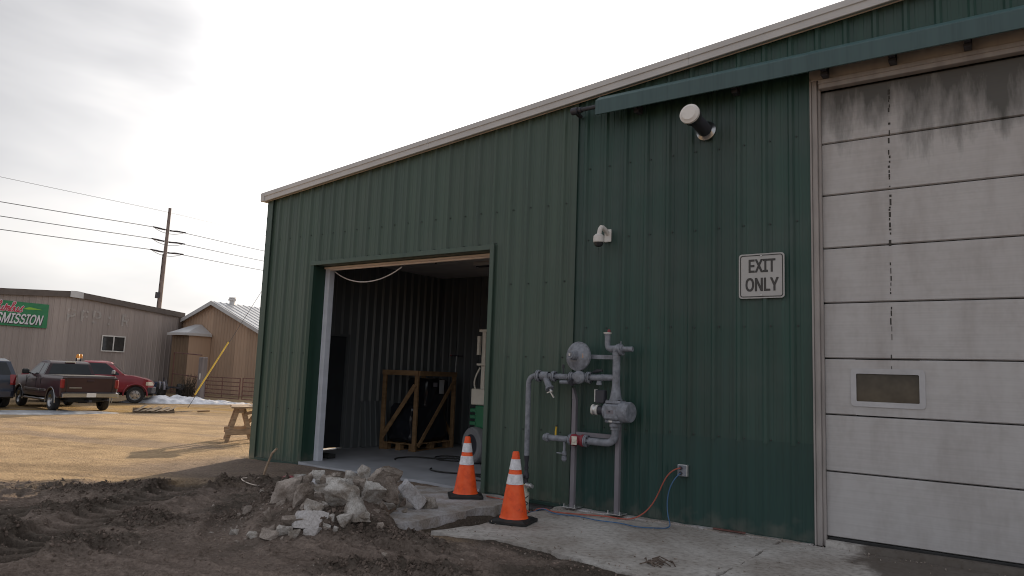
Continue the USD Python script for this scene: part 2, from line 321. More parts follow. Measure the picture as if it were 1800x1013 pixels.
# ground: tint comes per vertex (soil, straw, snow melt), grain from noise
ground_look = usdkit.material(stage, '/World/Looks/ground', {
    'a': ('attribute', {'attribute': 'tint'}), 'g': ('geometry', {}),
    'n1': ('noise_texture', {'scale': 30.0, 'detail': 8.0, 'roughness': .7}), 'n2': ('noise_texture', {'scale': 1.6, 'detail': 8.0, 'roughness': .65}),
    'r1': ('rgb_ramp', {'ramp': [(.34, (.66, .64, .62)), (.5, (1, 1, 1)), (.66, (1.28, 1.28, 1.28))]}),
    'r2': ('rgb_ramp', {'ramp': [(.34, (.80, .78, .76)), (.5, (1, 1, 1)), (.66, (1.14, 1.13, 1.11))]}),
    'm1': ('mix_color', {'blend_type': 'multiply', 'fac': 1.0, 'use_clamp': False}), 'm2': ('mix_color', {'blend_type': 'multiply', 'fac': 1.0, 'use_clamp': False}),
    'n3': ('noise_texture', {'scale': 26.0, 'detail': 10.0, 'roughness': .72}), 'bp': ('bump', {'strength': 1.0, 'distance': .05}),
    'p': ('principled_bsdf', {'roughness': .95, 'specular_ior_level': .12})},
    [('g.position', 'n1.vector'), ('g.position', 'n2.vector'), ('g.position', 'n3.vector'), ('n1.fac', 'r1.fac'), ('n2.fac', 'r2.fac'),
     ('a.color', 'm1.a'), ('r1.color', 'm1.b'), ('m1.result', 'm2.a'), ('r2.color', 'm2.b'), ('m2.result', 'p.base_color'), ('n3.fac', 'bp.height'), ('bp.normal', 'p.normal')], surface='p.BSDF')
clod_look = M('dirt_clod', (.135, .105, .088), .95, var=.35, scale=(6, 6, 6), bump=.5, bscale=60, spec=.1)
soil_look = M('loose_soil', (.20, .155, .13), .95, var=.35, scale=(6, 6, 6), bump=.5, bscale=60, spec=.1)
# overhead door: pale paint with mildew under the header, runs and a dirty vertical seam
door_look = usdkit.material(stage, '/World/Looks/overhead_door', {
    'g': ('geometry', {}), 's': ('separate_xyz', {}),
    'm1': ('mapping', {'scale': (3.6, 1, .8)}), 'n1': ('noise_texture', {'scale': 1.0, 'detail': 7.0, 'roughness': .62}), 'nm': ('map_range', {'from_min': .32, 'from_max': .68, 'to_min': -.55, 'to_max': .55}),
    'n2': ('noise_texture', {'scale': 7.0, 'detail': 8.0, 'roughness': .7}), 'm3': ('mapping', {'scale': (1.0, 1, 60)}), 'n3': ('noise_texture', {'scale': 1.0, 'detail': 3.0}),
    'z': ('map_range', {'from_min': 4.0, 'from_max': 5.1, 'to_min': -.55, 'to_max': .95}),
    'x': ('map_range', {'from_min': 10.1, 'from_max': 11.8, 'to_min': -.12, 'to_max': .22, 'clamp': True}),
    'zc': ('math', {'math_type': 'add'}), 'zz': ('math', {'math_type': 'add'}),
    'rm': ('rgb_ramp', {'ramp': [(.0, (0, 0, 0)), (.35, (.45, .45, .45)), (.85, (.9, .9, .9))]}),
    'base': ('rgb_ramp', {'ramp': [(.3, (.40, .375, .365)), (.5, (.47, .45, .445)), (.7, (.50, .485, .48))]}),
    'fine': ('rgb_ramp', {'ramp': [(.3, (.90, .89, .88)), (.55, (1, 1, 1))]}),
    'grain': ('rgb_ramp', {'ramp': [(.35, (.95, .95, .95)), (.6, (1.02, 1.02, 1.02))]}),
    'mb': ('mix_color', {'blend_type': 'multiply', 'fac': 1.0}), 'mg': ('mix_color', {'blend_type': 'multiply', 'fac': 1.0}),
    'mm': ('mix_color', {'b': (.045, .042, .034)}), 'bp': ('bump', {'strength': .25, 'distance': .004}),
    'p': ('principled_bsdf', {'roughness': .5})},
    [('g.position', 's.vector'), ('g.position', 'm1.vector'), ('m1.vector', 'n1.vector'), ('g.position', 'n2.vector'), ('g.position', 'm3.vector'), ('m3.vector', 'n3.vector'),
     ('s.z', 'z.value'), ('s.x', 'x.value'), ('z.result', 'zc.value1'), ('x.result', 'zc.value2'), ('zc.value', 'zz.value1'), ('n1.fac', 'nm.value'), ('nm.result', 'zz.value2'), ('zz.value', 'rm.fac'),
     ('n1.fac', 'base.fac'), ('n2.fac', 'fine.fac'), ('n3.fac', 'grain.fac'), ('base.color', 'mb.a'), ('fine.color', 'mb.b'), ('mb.result', 'mg.a'), ('grain.color', 'mg.b'), ('mg.result', 'mm.a'), ('rm.color', 'mm.fac'),
     ('mm.result', 'p.base_color'), ('n3.fac', 'bp.height'), ('bp.normal', 'p.normal')], surface='p.BSDF')
def pane_look(name, tint=(.9, .9, .9)):
    return usdkit.material(stage, '/World/Looks/'+name, {'t': ('transparent_bsdf', {'color': tint}), 'g': ('glossy_bsdf', {'roughness': .03, 'color': (.9, .9, .9)}), 'f': ('fresnel', {'IOR': 1.5}), 'm': ('mix_closure', {})},
                           [('f.fac', 'm.fac'), ('t.BSDF', 'm.closure1'), ('g.BSDF', 'm.closure2')], surface='m.closure')
pane = pane_look('window_pane')
dirty_pane = M('dirty_plastic_pane', (.055, .046, .034), .16, var=.45, scale=(6, 6, 6), lo=.3, hi=.7)
clear_sheet = usdkit.material(stage, '/World/Looks/plastic_film', {'t': ('transparent_bsdf', {'color': (.95, .95, .95)}), 'p': ('principled_bsdf', {'base_color': (.75, .75, .75), 'roughness': .2}), 'm': ('mix_closure', {'fac': .6})},
                              [('t.BSDF', 'm.closure1'), ('p.BSDF', 'm.closure2')], surface='m.closure')

# ------------------------------------------------------------------ terrain
def sstep(a, b, x): t = np.clip((x-a)/(b-a), 0, 1); return t*t*(3-2*t)
def seg_dist(x, y, pts):
    """distance to a polyline, and length along it"""
    best = np.full(np.shape(x), 1e9); along = np.zeros(np.shape(x)); side = np.zeros(np.shape(x)); s0 = 0.0
    for (ax, ay), (bx, by) in zip(pts[:-1], pts[1:]):
        dx, dy = bx-ax, by-ay; L = math.hypot(dx, dy)
        t = np.clip(((x-ax)*dx+(y-ay)*dy)/(L*L), 0, 1); ex, ey = x-ax-t*dx, y-ay-t*dy; d = np.hypot(ex, ey)
        m = d < best; best = np.where(m, d, best); along = np.where(m, s0+t*L, along); side = np.where(m, (dx*ey-dy*ex)/L, side); s0 += L
    return best, along, side
def in_poly(x, y, poly):
    c = np.zeros(np.shape(x), bool); n = len(poly)
    for i in range(n):
        (x0, y0), (x1, y1) = poly[i], poly[(i+1) % n]
        hit = (y0 > y) != (y1 > y)
        with np.errstate(divide='ignore', invalid='ignore'): c ^= hit & (x < (x1-x0)*(y-y0)/(y1-y0+1e-12)+x0)
    return c
def poly_sd(x, y, poly):
    d, _, _ = seg_dist(x, y, list(poly)+[poly[0]])
    return np.where(in_poly(x, y, poly), -d, d)
APRON = [(6.86, -.08), (6.85, -.9), (6.90, -1.5), (6.84, -1.95), (6.72, -2.45), (7.05, -2.42), (7.5, -2.26), (8.1, -2.29), (8.7, -2.46), (9.3, -2.56), (10.4, -2.7), (12.5, -2.8), (18.0, -2.8), (18.0, -.08)]
SLAB = [(6.36, -2.62), (6.38, -2.0), (6.33, -1.4), (6.38, -.8), (6.36, -.30), (6.15, -.22), (4.9, -.25), (4.55, -.40), (5.0, -1.0), (5.5, -1.6), (5.85, -2.2), (6.05, -2.55)]
FLOOR_FRONT = -.13
CHURN = [(-.6, -5.4), (1.3, -3.45), (2.05, -3.0), (2.5, -2.1), (2.6, -1.3), (3.2, -1.2), (4.3, -.7), (4.9, -.6), (5.3, -1.4), (6.2, -2.6), (6.8, -2.7), (7.2, -1.6), (9.4, -1.6), (18.0, -1.6), (18.0, -9.0), (1.0, -12.0), (-2.0, -8.0)]
BERM = [([(1.6, -4.1), (2.0, -3.4), (2.35, -2.9)], .11, .30), ([(2.55, -2.6), (2.65, -1.8), (3.4, -1.8), (3.9, -2.3)], .13, .30),
        ([(4.0, -5.5), (4.8, -5.6), (5.0, -5.0)], .10, .30), ([(3.9, -4.4), (4.4, -4.2)], .10, .3), ([(4.9, -3.6), (4.6, -3.0)], .12, .28),
        ([(6.0, -3.5), (6.6, -3.1), (7.2, -3.0)], .09, .22), ([(2.6, -5.2), (3.2, -4.6), (3.1, -3.9)], .07, .25), ([(7.1, -4.1), (8.0, -3.6)], .05, .2)]
TRACKS = [([(2.35, -2.6), (3.0, -3.6), (3.9, -4.75), (4.9, -5.9), (5.5, -6.9)], .30, .06, .27), ([(1.9, -4.6), (3.2, -5.3), (4.6, -6.6)], .26, .05, .25),
          ([(4.3, -3.2), (5.6, -4.2), (7.4, -4.9)], .22, .03, .0), ([(6.9, -3.35), (7.7, -3.35), (8.6, -3.1)], .09, .045, .0), ([(6.6, -3.75), (7.6, -3.7), (8.5, -3.5)], .08, .05, .0), ([(5.2, -5.2), (6.4, -4.9), (7.6, -4.5)], .10, .045, .0)]
PILE_C = np.array([5.42, -2.85])
def pile(x, y):
    u = (x-PILE_C[0])*.62+(y-PILE_C[1])*.78; w = -(x-PILE_C[0])*.78+(y-PILE_C[1])*.62
    return .34*np.exp(-((u/.72)**2+(w/.95)**2)**1.4)
def churn_mask(x, y):
    sd = poly_sd(x, y, CHURN); return sstep(.35, -.35, sd+.45*fb(x, y, .9, 3, 3))
def ground_h(x, y, fine=True):
    x, y = np.asarray(x, float), np.asarray(y, float)
    h = -.012+.03*fb(x, y, 3.5, 3, 1)*sstep(.2, 2.5, np.hypot(np.maximum(x*0, 0), np.minimum(y, 0)))
    near = sstep(16., 9., np.hypot(x-5, y+4))
    ch = churn_mask(x, y)*near
    if fine:
        h = h+(.006*fb(x, y, .22, 3, 5)+.004*fb(x, y, .06, 2, 22)*sstep(.3, -.3, y+.2))*near
        rg = 1-np.abs(fb(x, y, .42, 4, 8)); cl = np.abs(fb(x, y, .16, 3, 11))
        h = h+ch*(.030*fb(x, y, .9, 3, 7)+.032*(rg-.75)+.040*(cl-.3)+.020*(np.abs(fb(x, y, .075, 3, 19))-.2))
    for pts, amp, wd in BERM:
        d, al, sd = seg_dist(x, y, pts); k = np.exp(-(d/wd)**2)
        h = h+k*(amp*(.45+.4*fb(x, y, .5, 2, 6))+(.10*(np.abs(fb(x, y, .16, 3, 13))-.14)+.075*(np.abs(fb(x, y, .065, 2, 15))-.12)))
    for pts, hw, dp, lug in TRACKS:
        d, al, sd = seg_dist(x, y, pts); k = sstep(hw*1.15, hw*.8, d); ln = fb(x, y, .8, 2, 9)
        h = h*(1-.85*k)-dp*k*(.8+.5*ln)+.6*dp*np.exp(-((d-hw*1.3)/(.35*hw))**2)
        if lug: h = h+k*.055*np.tanh(2.2*np.sin((al+.55*np.abs(sd))*2*np.pi/lug))*(.75+.6*ln)+k*.008*fb(x, y, .07, 2, 19)
    h = h+pile(x, y)
    # soil banked up against the door sill, lowered under the slabs, dug out between them
    h = h+.045*np.exp(-((y+.35)/.4)**2)*sstep(.6, 1.6, x)*sstep(5.6, 4.6, x)
    tr = sstep(.30, .16, np.abs(x-6.61))*sstep(-3.1, -2.3, y)*sstep(.1, -.1, y); h = h*(1-.6*tr)-.12*tr
    sa = poly_sd(x, y, APRON); k = sstep(.05, -.12, sa); h = h*(1-k)-.10*k
    k2 = sstep(.28, .03, sa)*(1-k); h = h*(1-k2)+k2*np.minimum(h, -.022+.022*fb(x, y, .3, 3, 17))
    k = sstep(.03, -.06, poly_sd(x, y, SLAB)); h = h*(1-k)-.14*k
    k = sstep(FLOOR_FRONT-.03, FLOOR_FRONT+.04, y)*sstep(-.25, .05, x)*sstep(30, 25, y); h = h*(1-k)-.15*k
    h = h+sstep(60, 400, np.hypot(x, y))*(-1.0)
    return h
def axis_grid(lo, hi, step, far, growth=1.12):
    a = list(np.arange(lo, hi+1e-6, step)); s = step; v = a[0]; left = []
    while v > -far: s *= growth; v -= s; left.append(v)
    s = step; v = a[-1]; right = []
    while v < far: s *= growth; v += s; right.append(v)
    return np.array(left[::-1]+a+right)
gx, gy = axis_grid(.2, 10.6, .022, 900., 1.09), axis_grid(-7.3, .1, .022, 900., 1.09)
GX, GY = np.meshgrid(gx, gy, indexing='ij'); gX, gY = GX.ravel(), GY.ravel()
GZ = ground_h(gX, gY)
gi = np.arange(len(gx)*len(gy)).reshape(len(gx), len(gy))
gf = np.stack([gi[:-1, :-1], gi[1:, :-1], gi[1:, 1:], gi[:-1, 1:]], -1).reshape(-1, 4)
lot, soil, wet, straw = np.array([.45, .325, .20]), np.array([.235, .186, .158]), np.array([.100, .083, .069]), np.array([.34, .22, .08])
def lerp(a, b, k): return a*(1-k[:, None])+b*k[:, None]
ch = churn_mask(gX, gY)
near_build = sstep(-3.4, -1.6, gY+.5*fb(gX, gY, 1.2, 3, 2))*sstep(-1.0, .6, gX+.3*fb(gX, gY, .6, 2, 4))*sstep(20, 18, gX)
tint = np.tile(lot, (len(gX), 1))*(1+.10*fb(gX, gY, 5., 3, 12))[:, None]
u_, w_ = gX*.9+gY*.42, -gX*.42+gY*.9
tint = lerp(tint, lot*.62, .75*sstep(.0, .40, fb(u_*.22, w_*1.5, 1.0, 5, 21)))
tint = lerp(tint, soil*1.1, .55*sstep(.22, .5, fb(u_*.5, w_*1.3, 1.1, 5, 10)))
tint = lerp(tint, soil*1.25, .8*sstep(.15, .55, fb(gX, gY, 1.6, 4, 14)-.05)*sstep(2.2, .2, poly_sd(gX, gY, CHURN)))
tint = lerp(tint, soil, np.maximum(ch, near_build*.9))
bm = np.zeros(len(gX))
for pts, amp, wd in BERM: bm = np.maximum(bm, np.exp(-(seg_dist(gX, gY, pts)[0]/(wd*1.25))**2))
wetk = np.maximum(bm*1.0, ch*sstep(.0, .45, fb(gX, gY, .7, 4, 16)))
wetk = np.maximum(wetk, sstep(.34, .2, np.abs(gX-6.6))*sstep(-3.2, -2.4, gY)*sstep(.3, 0, gY))
tint = lerp(tint, wet, np.clip(wetk, 0, 1)*.85)
# dry grass verge and melt-water strip along the parked trucks
vd = (gX+13.2)*.46+(gY-4.6)*-.888   # position across the verge
along = (gX+13.2)*.888+(gY-4.6)*.46
vx = (gX-CAM[0])*-.888+(gY-CAM[1])*.46
verge = sstep(27.6, 28.2, vx+.25*fb(gX, gY, 1.2, 2, 3))*sstep(60, 35, vx)
tint = lerp(tint, lot*.62, verge*.8)
tint = lerp(tint, straw, verge*sstep(-.25, .25, fb(gX, gY, .9, 4, 18))*sstep(35.0, 31.0, vx))
edge = sstep(.5, .1, np.abs(vx-27.7+.15*fb(gX, gY, .8, 2, 3))); tint = lerp(tint, wet*1.2, edge*sstep(-.2, .3, fb(gX, gY, 1.1, 3, 20))*.8)
gm = usdkit.mesh(stage, '/World/ground', trimesh.Trimesh(np.stack([gX, gY, GZ], 1), np.vstack([gf[:, [0, 1, 2]], gf[:, [0, 2, 3]]]), process=False), ground_look, True)
UsdGeom.PrimvarsAPI(gm).CreatePrimvar('tint', Sdf.ValueTypeNames.Color3fArray, 'vertex').Set(Vt.Vec3fArray.FromNumpy(tint.astype(np.float32)))
tag(gm.GetPrim(), 'dirt yard churned dark near the building, dry and tan beyond', 'ground', kind='structure')
def gz(x, y): return float(ground_h(np.array([x]), np.array([y]))[0])

def slab_mesh(poly, top, bottom, step=.06, rough=.012, seed=0, warp=.0):
    """slab with ragged broken edges: dense outline, displaced"""
    p = np.array(poly+[poly[0]], float); out = []
    for a, b in zip(p[:-1], p[1:]):
        n = max(1, int(np.linalg.norm(b-a)/step)); out += [a+(b-a)*t for t in np.arange(n)/n]
    out = np.array(out); nrm = np.roll(out, -1, 0)-np.roll(out, 1, 0); nrm = np.stack([nrm[:, 1], -nrm[:, 0]], 1); nrm /= np.linalg.norm(nrm, axis=1, keepdims=True)+1e-9
    j = fb(out[:, 0], out[:, 1], .18, 3, seed)*rough*2.5
    man_ = xsec(out+nrm*j[:, None]).extrude(top-bottom).refine_to_length(.16)
    m = man(man_); v = np.array(m.vertices); v[:, 2] += bottom
    t = v[:, 2] > top-1e-4
    v[t, 2] += .006*fb(v[t, 0], v[t, 1], .7, 3, seed+2)
    low = ~t; v[low, 0] += rough*fb(v[low, 0], v[low, 2]*3+v[low, 1], .12, 3, seed+4); v[low, 1] += rough*fb(v[low, 1], v[low, 2]*3+v[low, 0], .12, 3, seed+5)
    return trimesh.Trimesh(v, m.faces, process=False)
# apron in front of the overhead door: slabs parted by joints
jx = 9.70
def clip_poly(poly, x0, x1):
    from shapely.geometry import Polygon, box as sbox
    g = Polygon(poly).intersection(sbox(x0, -9, x1, 9)); return list(map(tuple, np.array(g.exterior.coords)[:-1]))
ap = thing('concrete_apron', 'worn grey concrete apron slab along the wall before the white overhead door', 'pavement', kind='structure')
for i, (a, b) in enumerate(((6.0, jx-.008), (jx+.008, 13.4), (13.416, 18.0))):
    part(ap, 'slab', slab_mesh(clip_poly(APRON, a, b), -.004+.002*i, -.22, rough=.02, seed=3+i), apron_look, 25)
sill = slab_mesh([(6.93, -.046), (6.96, -.16), (7.2, -.20), (7.7, -.17), (8.3, -.13), (9.0, -.15), (9.6, -.11), (10.02, -.10), (10.02, -.046)], .010, -.1, step=.04, rough=.02, seed=11)
part(ap, 'grout_strip', sill, curb_look, 25)
single('broken_slab', slab_mesh(SLAB, .035, -.2, rough=.022, seed=8), curb_look, 'broken remnant of concrete slab with pale snapped edge beside the trench', 'slab', kind='structure', smooth=25)

# ------------------------------------------------------------------ the green building (front wall on y = 0, corner at x = 0)
RAKE = lambda x: 5.03+.0918*x          # top edge of the white rake trim
WTOP = lambda x: 4.90+.0918*x
XEND, YBACK = 16.0, 15.0
def rib_sheet(x0, x1, zlo, ztop, phase=0.0, amp=.028, minor=.005, pitch=.3048, segs=1):
    """ribbed steel sheet facing -y; zlo, ztop numbers or functions of x"""
    zl = zlo if callable(zlo) else (lambda x: zlo); zt = ztop if callable(ztop) else (lambda x: ztop)
    pts = {}
    k0, k1 = int((x0-phase)/pitch)-2, int((x1-phase)/pitch)+2
    prof = []
    for k in range(k0, k1+1):
        c = phase+k*pitch
        prof += [(c-.040, 0), (c-.016, -amp), (c+.016, -amp), (c+.040, 0)]
        for o in (.1016, .2032): prof += [(c+o-.02, 0), (c+o-.010, -minor), (c+o+.010, -minor), (c+o+.02, 0)]
    prof.sort(); px_, py_ = np.array(prof).T
    xs = [x0]+[p for p in px_ if x0+1e-4 < p < x1-1e-4]+[x1]
    ys = np.interp(xs, px_, py_); rows = []
    for s in range(segs+1):
        t = s/segs; rows.append([(x, y, zl(x)*(1-t)+zt(x)*t) for x, y in zip(xs, ys)])
    v = np.array(rows).reshape(-1, 3); n = len(xs); f = []
    for s in range(segs):
        for i in range(n-1): f += [(s*n+i, s*n+i+1, (s+1)*n+i+1), (s*n+i, (s+1)*n+i+1, (s+1)*n+i)]
    return trimesh.Trimesh(v, f, process=False)
def place(m, rz=0, t=(0, 0, 0)):
    m = m.copy(); T = trimesh.transformations.rotation_matrix(rz, (0, 0, 1)); T[:3, 3] = t; m.apply_transform(T); return m
OX0, OX1, OZ = 1.46, 5.48, 3.53        # open doorway
DX0, DX1, DZ0, DZ1 = 10.03, 14.75, .0, 5.20
SEAM = 6.93
shop = thing('metal_shop_building', 'long green ribbed metal building with white sloped roof trim and open bay', 'building')
def wall_run(x0, x1, zlo, ztop, mat, w=.9144, **k):
    x = x0
    while x < x1-.02:
        xe = min(x1, (math.floor((x+.02)/w)+1)*w)
        if x1-xe < .12: xe = x1
        part(shop, 'wall_panel', rib_sheet(x, xe, zlo, ztop, **k), mat, False); x = xe
wall_run(.05, OX0, .015, WTOP, green_new)
wall_run(OX0, OX1, OZ, WTOP, green_new)
wall_run(OX1, SEAM, .015, WTOP, green_new)
LAP = lambda x: 1.03+.012*(x-8)
wall_run(SEAM, DX0, 1.02, WTOP, green_old, phase=.06)
part(shop, 'wall_panel', place(rib_sheet(SEAM, 8.42, .0, LAP, phase=.06, amp=.026), 0, (0, -.006, 0)), green_low, False)
part(shop, 'wall_panel', place(rib_sheet(8.42, DX0, -.02, LAP, phase=.06, amp=.012, minor=.003), 0, (0, -.007, 0)), green_low, False)
wall_run(DX0, DX1, DZ1, WTOP, green_old, phase=.06)
wall_run(DX1, XEND, .0, WTOP, green_old, phase=.06)
# left side wall (towards -x) with a man door whose foot leaves a gap; back and right walls
SDY0, SDY1 = 1.22, 2.02
def side_sheet(y0, y1, z0, z1): return place(rib_sheet(-y1, -y0, z0, z1), -math.pi/2, (0, 0, 0))
for y0, y1, z0 in ((.05, SDY0, .0), (SDY0, SDY1, 2.42), (SDY1, YBACK, .0)):
    part(shop, 'side_wall', side_sheet(y0, y1, z0, 4.93), green_new, False)
part(shop, 'back_wall', box((0, YBACK, 0), (XEND, YBACK+.05, WTOP(XEND))), green_new)
part(shop, 'side_wall', prism([(0, 0), (YBACK, 0), (YBACK, WTOP(XEND)), (0, WTOP(XEND))], 'x', XEND-.05, XEND), green_old)
# roof sheet with its standing ribs
rm = MB(); rm.add(prism([(-.10, RAKE(-.1)-.05), (XEND, RAKE(XEND)-.05), (XEND, RAKE(XEND)-.02), (-.10, RAKE(-.1)-.02)], 'y', -.10, YBACK+.1))
for k in range(int(YBACK/.6)): rm.add(bar((-.1, .3+.6*k, RAKE(-.1)-.005), (XEND, .3+.6*k, RAKE(XEND)-.005), .05, .04))
part(shop, 'roof', rm, white_trim)
# rake trim: stepped profile, in lengths
prof = [(-.02, -.145), (-.125, -.165), (-.135, -.16), (-.135, -.075), (-.150, -.068), (-.150, -.0), (-.140, .012), (-.02, .012)]   # (y, dz from RAKE)
def rake_piece(x0, x1):
    v = []
    for x in (x0, x1): v += [(x, y, RAKE(x)+dz) for y, dz in prof]
    n = len(prof); f = []
    for i in range(n): j = (i+1) % n; f += [(i, j, n+j), (i, n+j, n+i)]
    v = np.array(v); capa = [(0, i, i+1) for i in range(1, n-1)]; capb = [(n, n+i+1, n+i) for i in range(1, n-1)]
    m = trimesh.Trimesh(v, f+capa+capb, process=False); trimesh.repair.fix_normals(m); return m
for a, b in ((-.14, 4.2), (4.203, 8.6), (8.603, 13.0), (13.003, XEND)): part(shop, 'rake_trim', rake_piece(a, b), white_trim, False)
part(shop, 'rake_trim', MB().box((-.145, -.155, RAKE(0)-.17), (-.03, YBACK, RAKE(0)-.02), .01), white_trim, label='white eave gutter return at the building corner')
uz = lambda x: WTOP(x)+.0
part(shop, 'rake_closure', prism([(-.05, WTOP(0)-.03), (XEND, WTOP(XEND)-.03), (XEND, WTOP(XEND)+.01), (-.05, WTOP(0)+.01)], 'y', -.045, -.034), cream_wood)
# corner trim, base trim
part(shop, 'corner_trim', MB().box((-.035, -.042, -.01), (.12, -.036, 4.93)).box((-.042, -.042, -.01), (-.036, .12, 4.93)).box((.118, -.046, -.01), (.124, -.03, 4.93)), green_new)
base_paint = M('base_paint', (.018, .042, .035), .5)
for a, b in ((-.03, OX0-.01), (OX1+.05, SEAM), (SEAM+.01, DX0-.02)):
    part(shop, 'base_trim', MB().box((a, -.040, -.035), (b, -.002, .012), .004), M('base_trim_paint', (.035, .062, .05), .5) if a < 0 else base_paint)
# screws: rows of hex heads over the ribs
rng = random.Random(4)
sc = MB()
for zrow, x0, x1, ph in ((4.10, .2, 6.9, 0), (1.95, .2, 1.4, 0), (3.62, 1.5, 5.5, 0), (1.95, 5.6, 6.9, 0), (.95, 5.6, 6.9, 0), (.95, .2, 1.4, 0), (1.06, 7, 10, .06), (2.35, 7, 10, .06), (3.55, 7, 10, .06), (4.55, 7, 10, .06), (3.0, 5.6, 6.9, 0)):
    k = math.ceil((x0-ph)/.3048)
    while ph+k*.3048 < x1:
        for o in (.058,):
            x = ph+k*.3048+o+rng.uniform(-.004, .004); z = zrow+rng.uniform(-.006, .006)
            sc.add(cyl((x, -.001, z), (x, -.014, z), .0095, n=6))
        k += 1
part(shop, 'screw', sc, bolt_look, False, kind='stuff')
# seam trim where the newer cladding meets the old
part(shop, 'seam_trim', MB().box((SEAM-.06, -.034, .0), (SEAM+.015, -.030, WTOP(SEAM)-.02)), green_new)
# ---- open doorway: dark reveal, white track post, trim, header
part(shop, 'doorway_reveal', MB().box((OX0-.085, -.044, -.01), (OX0, -.036, OZ+.05)).box((OX0-.012, -.036, -.01), (OX0-.002, .24, OZ+.03)), green_dark, label='dark green return of the doorway on its far side')
part(shop, 'door_post', MB().box((OX0-.01, .245, .05), (OX0+.10, .262, OZ-.02), .003).box((OX0+.085, .263, .05), (OX0+.10, .36, OZ-.02)).box((OX0-.01, .238, .05), (OX0+.002, .244, OZ-.02)), white_jamb)
part(shop, 'doorway_trim', MB().box((OX1+.002, -.060, -.01), (OX1+.075, -.036, OZ+.085), .003).box((OX1+.002, -.036, -.01), (OX1+.012, .24, OZ+.03)), green_new)
part(shop, 'doorway_trim', MB().box((OX0-.085, -.050, OZ), (OX1+.0, -.036, OZ+.075), .003).box((OX0-.01, -.036, OZ+.005), (OX1, .24, OZ+.015)), green_new)
part(shop, 'door_header', MB().box((OX0-.02, .20, OZ-.035), (OX1+.05, .25, OZ-.003), .004).box((OX0-.02, .252, OZ-.062), (OX1+.05, .30, OZ-.02), .006), cream_wood)
# ---- the room inside
FZ = .05; IX0, IY1, IZ = .16, 4.98, 3.98
fl = slab_mesh([(.02, .12), (OX0-.04, .12), (OX0-.03, -.06), (OX0+.1, -.10), (2.2, -.14), (3.0, -.10), (3.6, -.15), (4.4, -.11), (5.3, -.13), (OX1-.01, -.07), (OX1-.005, .12), (9.0, .12), (9.0, 14.8), (.02, 14.8)], FZ, -.2, rough=.008, seed=15)
part(shop, 'floor', fl, floor_look, 25)
def liner_run(lo, hi, z0, z1, tf):
    s = lo
    while s < hi-.02:
        e = min(hi, s+.9144)
        part(shop, 'liner_panel', tf(rib_sheet(s, e, z0, z1, pitch=.2286, amp=.022, minor=.0)), liner, False); s = e
tl = lambda m: place(m, math.pi/2, (IX0, 0, 0))
liner_run(.26, SDY0, FZ, IZ, tl); liner_run(SDY0, SDY1, 2.40, IZ, tl); liner_run(SDY1, IY1, FZ, IZ, tl)
liner_run(IX0, 9.0, FZ, IZ, lambda m: place(m, 0, (0, IY1, 0)))
part(shop, 'inner_wall', box((OX1+.4, .05, FZ), (9.0, .10, IZ)), liner)
part(shop, 'inner_wall', box((9.0, .05, FZ), (9.05, IY1, IZ)), liner)
part(shop, 'inner_wall', box((.05, .05, FZ), (OX0-.03, .10, IZ)), liner)
part(shop, 'inner_wall', box((.05, .12, OZ+.03), (9.0, .17, IZ+.3)), liner)
cs = MB()
for k in range(10): cs.add(box((IX0, .36+k*.46, IZ+.002*(k % 2)), (9.0, .36+(k+1)*.46-.006, IZ+.03)))
part(shop, 'ceiling', cs, ceiling_look)
for cx, cy in ((2.35, 1.35), (3.85, 1.35), (3.2, 3.2)):
    fx = part(shop, 'light_fixture', MB().box((cx-.6, cy-.10, IZ-.075), (cx+.6, cy+.10, IZ-.004), .01), white_trim)
    part(fx, 'lamp_tube', MB().cyl((cx-.56, cy-.04, IZ-.085), (cx+.56, cy-.04, IZ-.085), .014, n=8).cyl((cx-.56, cy+.04, IZ-.085), (cx+.56, cy+.04, IZ-.085), .014, n=8), dark_iron)
for cx, cy in ((2.9, 1.0), (3.6, 1.9), (4.4, 1.0), (4.6, 2.1), (2.2, 2.4)):
    part(shop, 'ceiling_hanger', MB().box((cx-.09, cy-.02, IZ-.05), (cx+.09, cy+.02, IZ-.004)).cyl((cx, cy, IZ-.11), (cx, cy, IZ-.05), .02, n=8), dark_iron)
# man door in the left wall, with daylight under its foot
sd = part(shop, 'side_door', MB().box((.10, SDY0+.028, .080), (.145, SDY1-.028, 2.372), .002), door_dark)
part(sd, 'handle', MB().cyl((.145, SDY0+.1, 1.05), (.20, SDY0+.1, 1.05), .012, n=8).box((.19, SDY0+.09, 1.035), (.205, SDY0+.2, 1.06), .004), steel)
part(shop, 'side_door_frame', MB().box((.02, SDY0-.03, FZ), (.20, SDY0+.025, 2.42)).box((.02, SDY1-.025, FZ), (.20, SDY1+.03, 2.42)).box((.02, SDY0+.026, 2.37), (.20, SDY1-.026, 2.42)), liner)
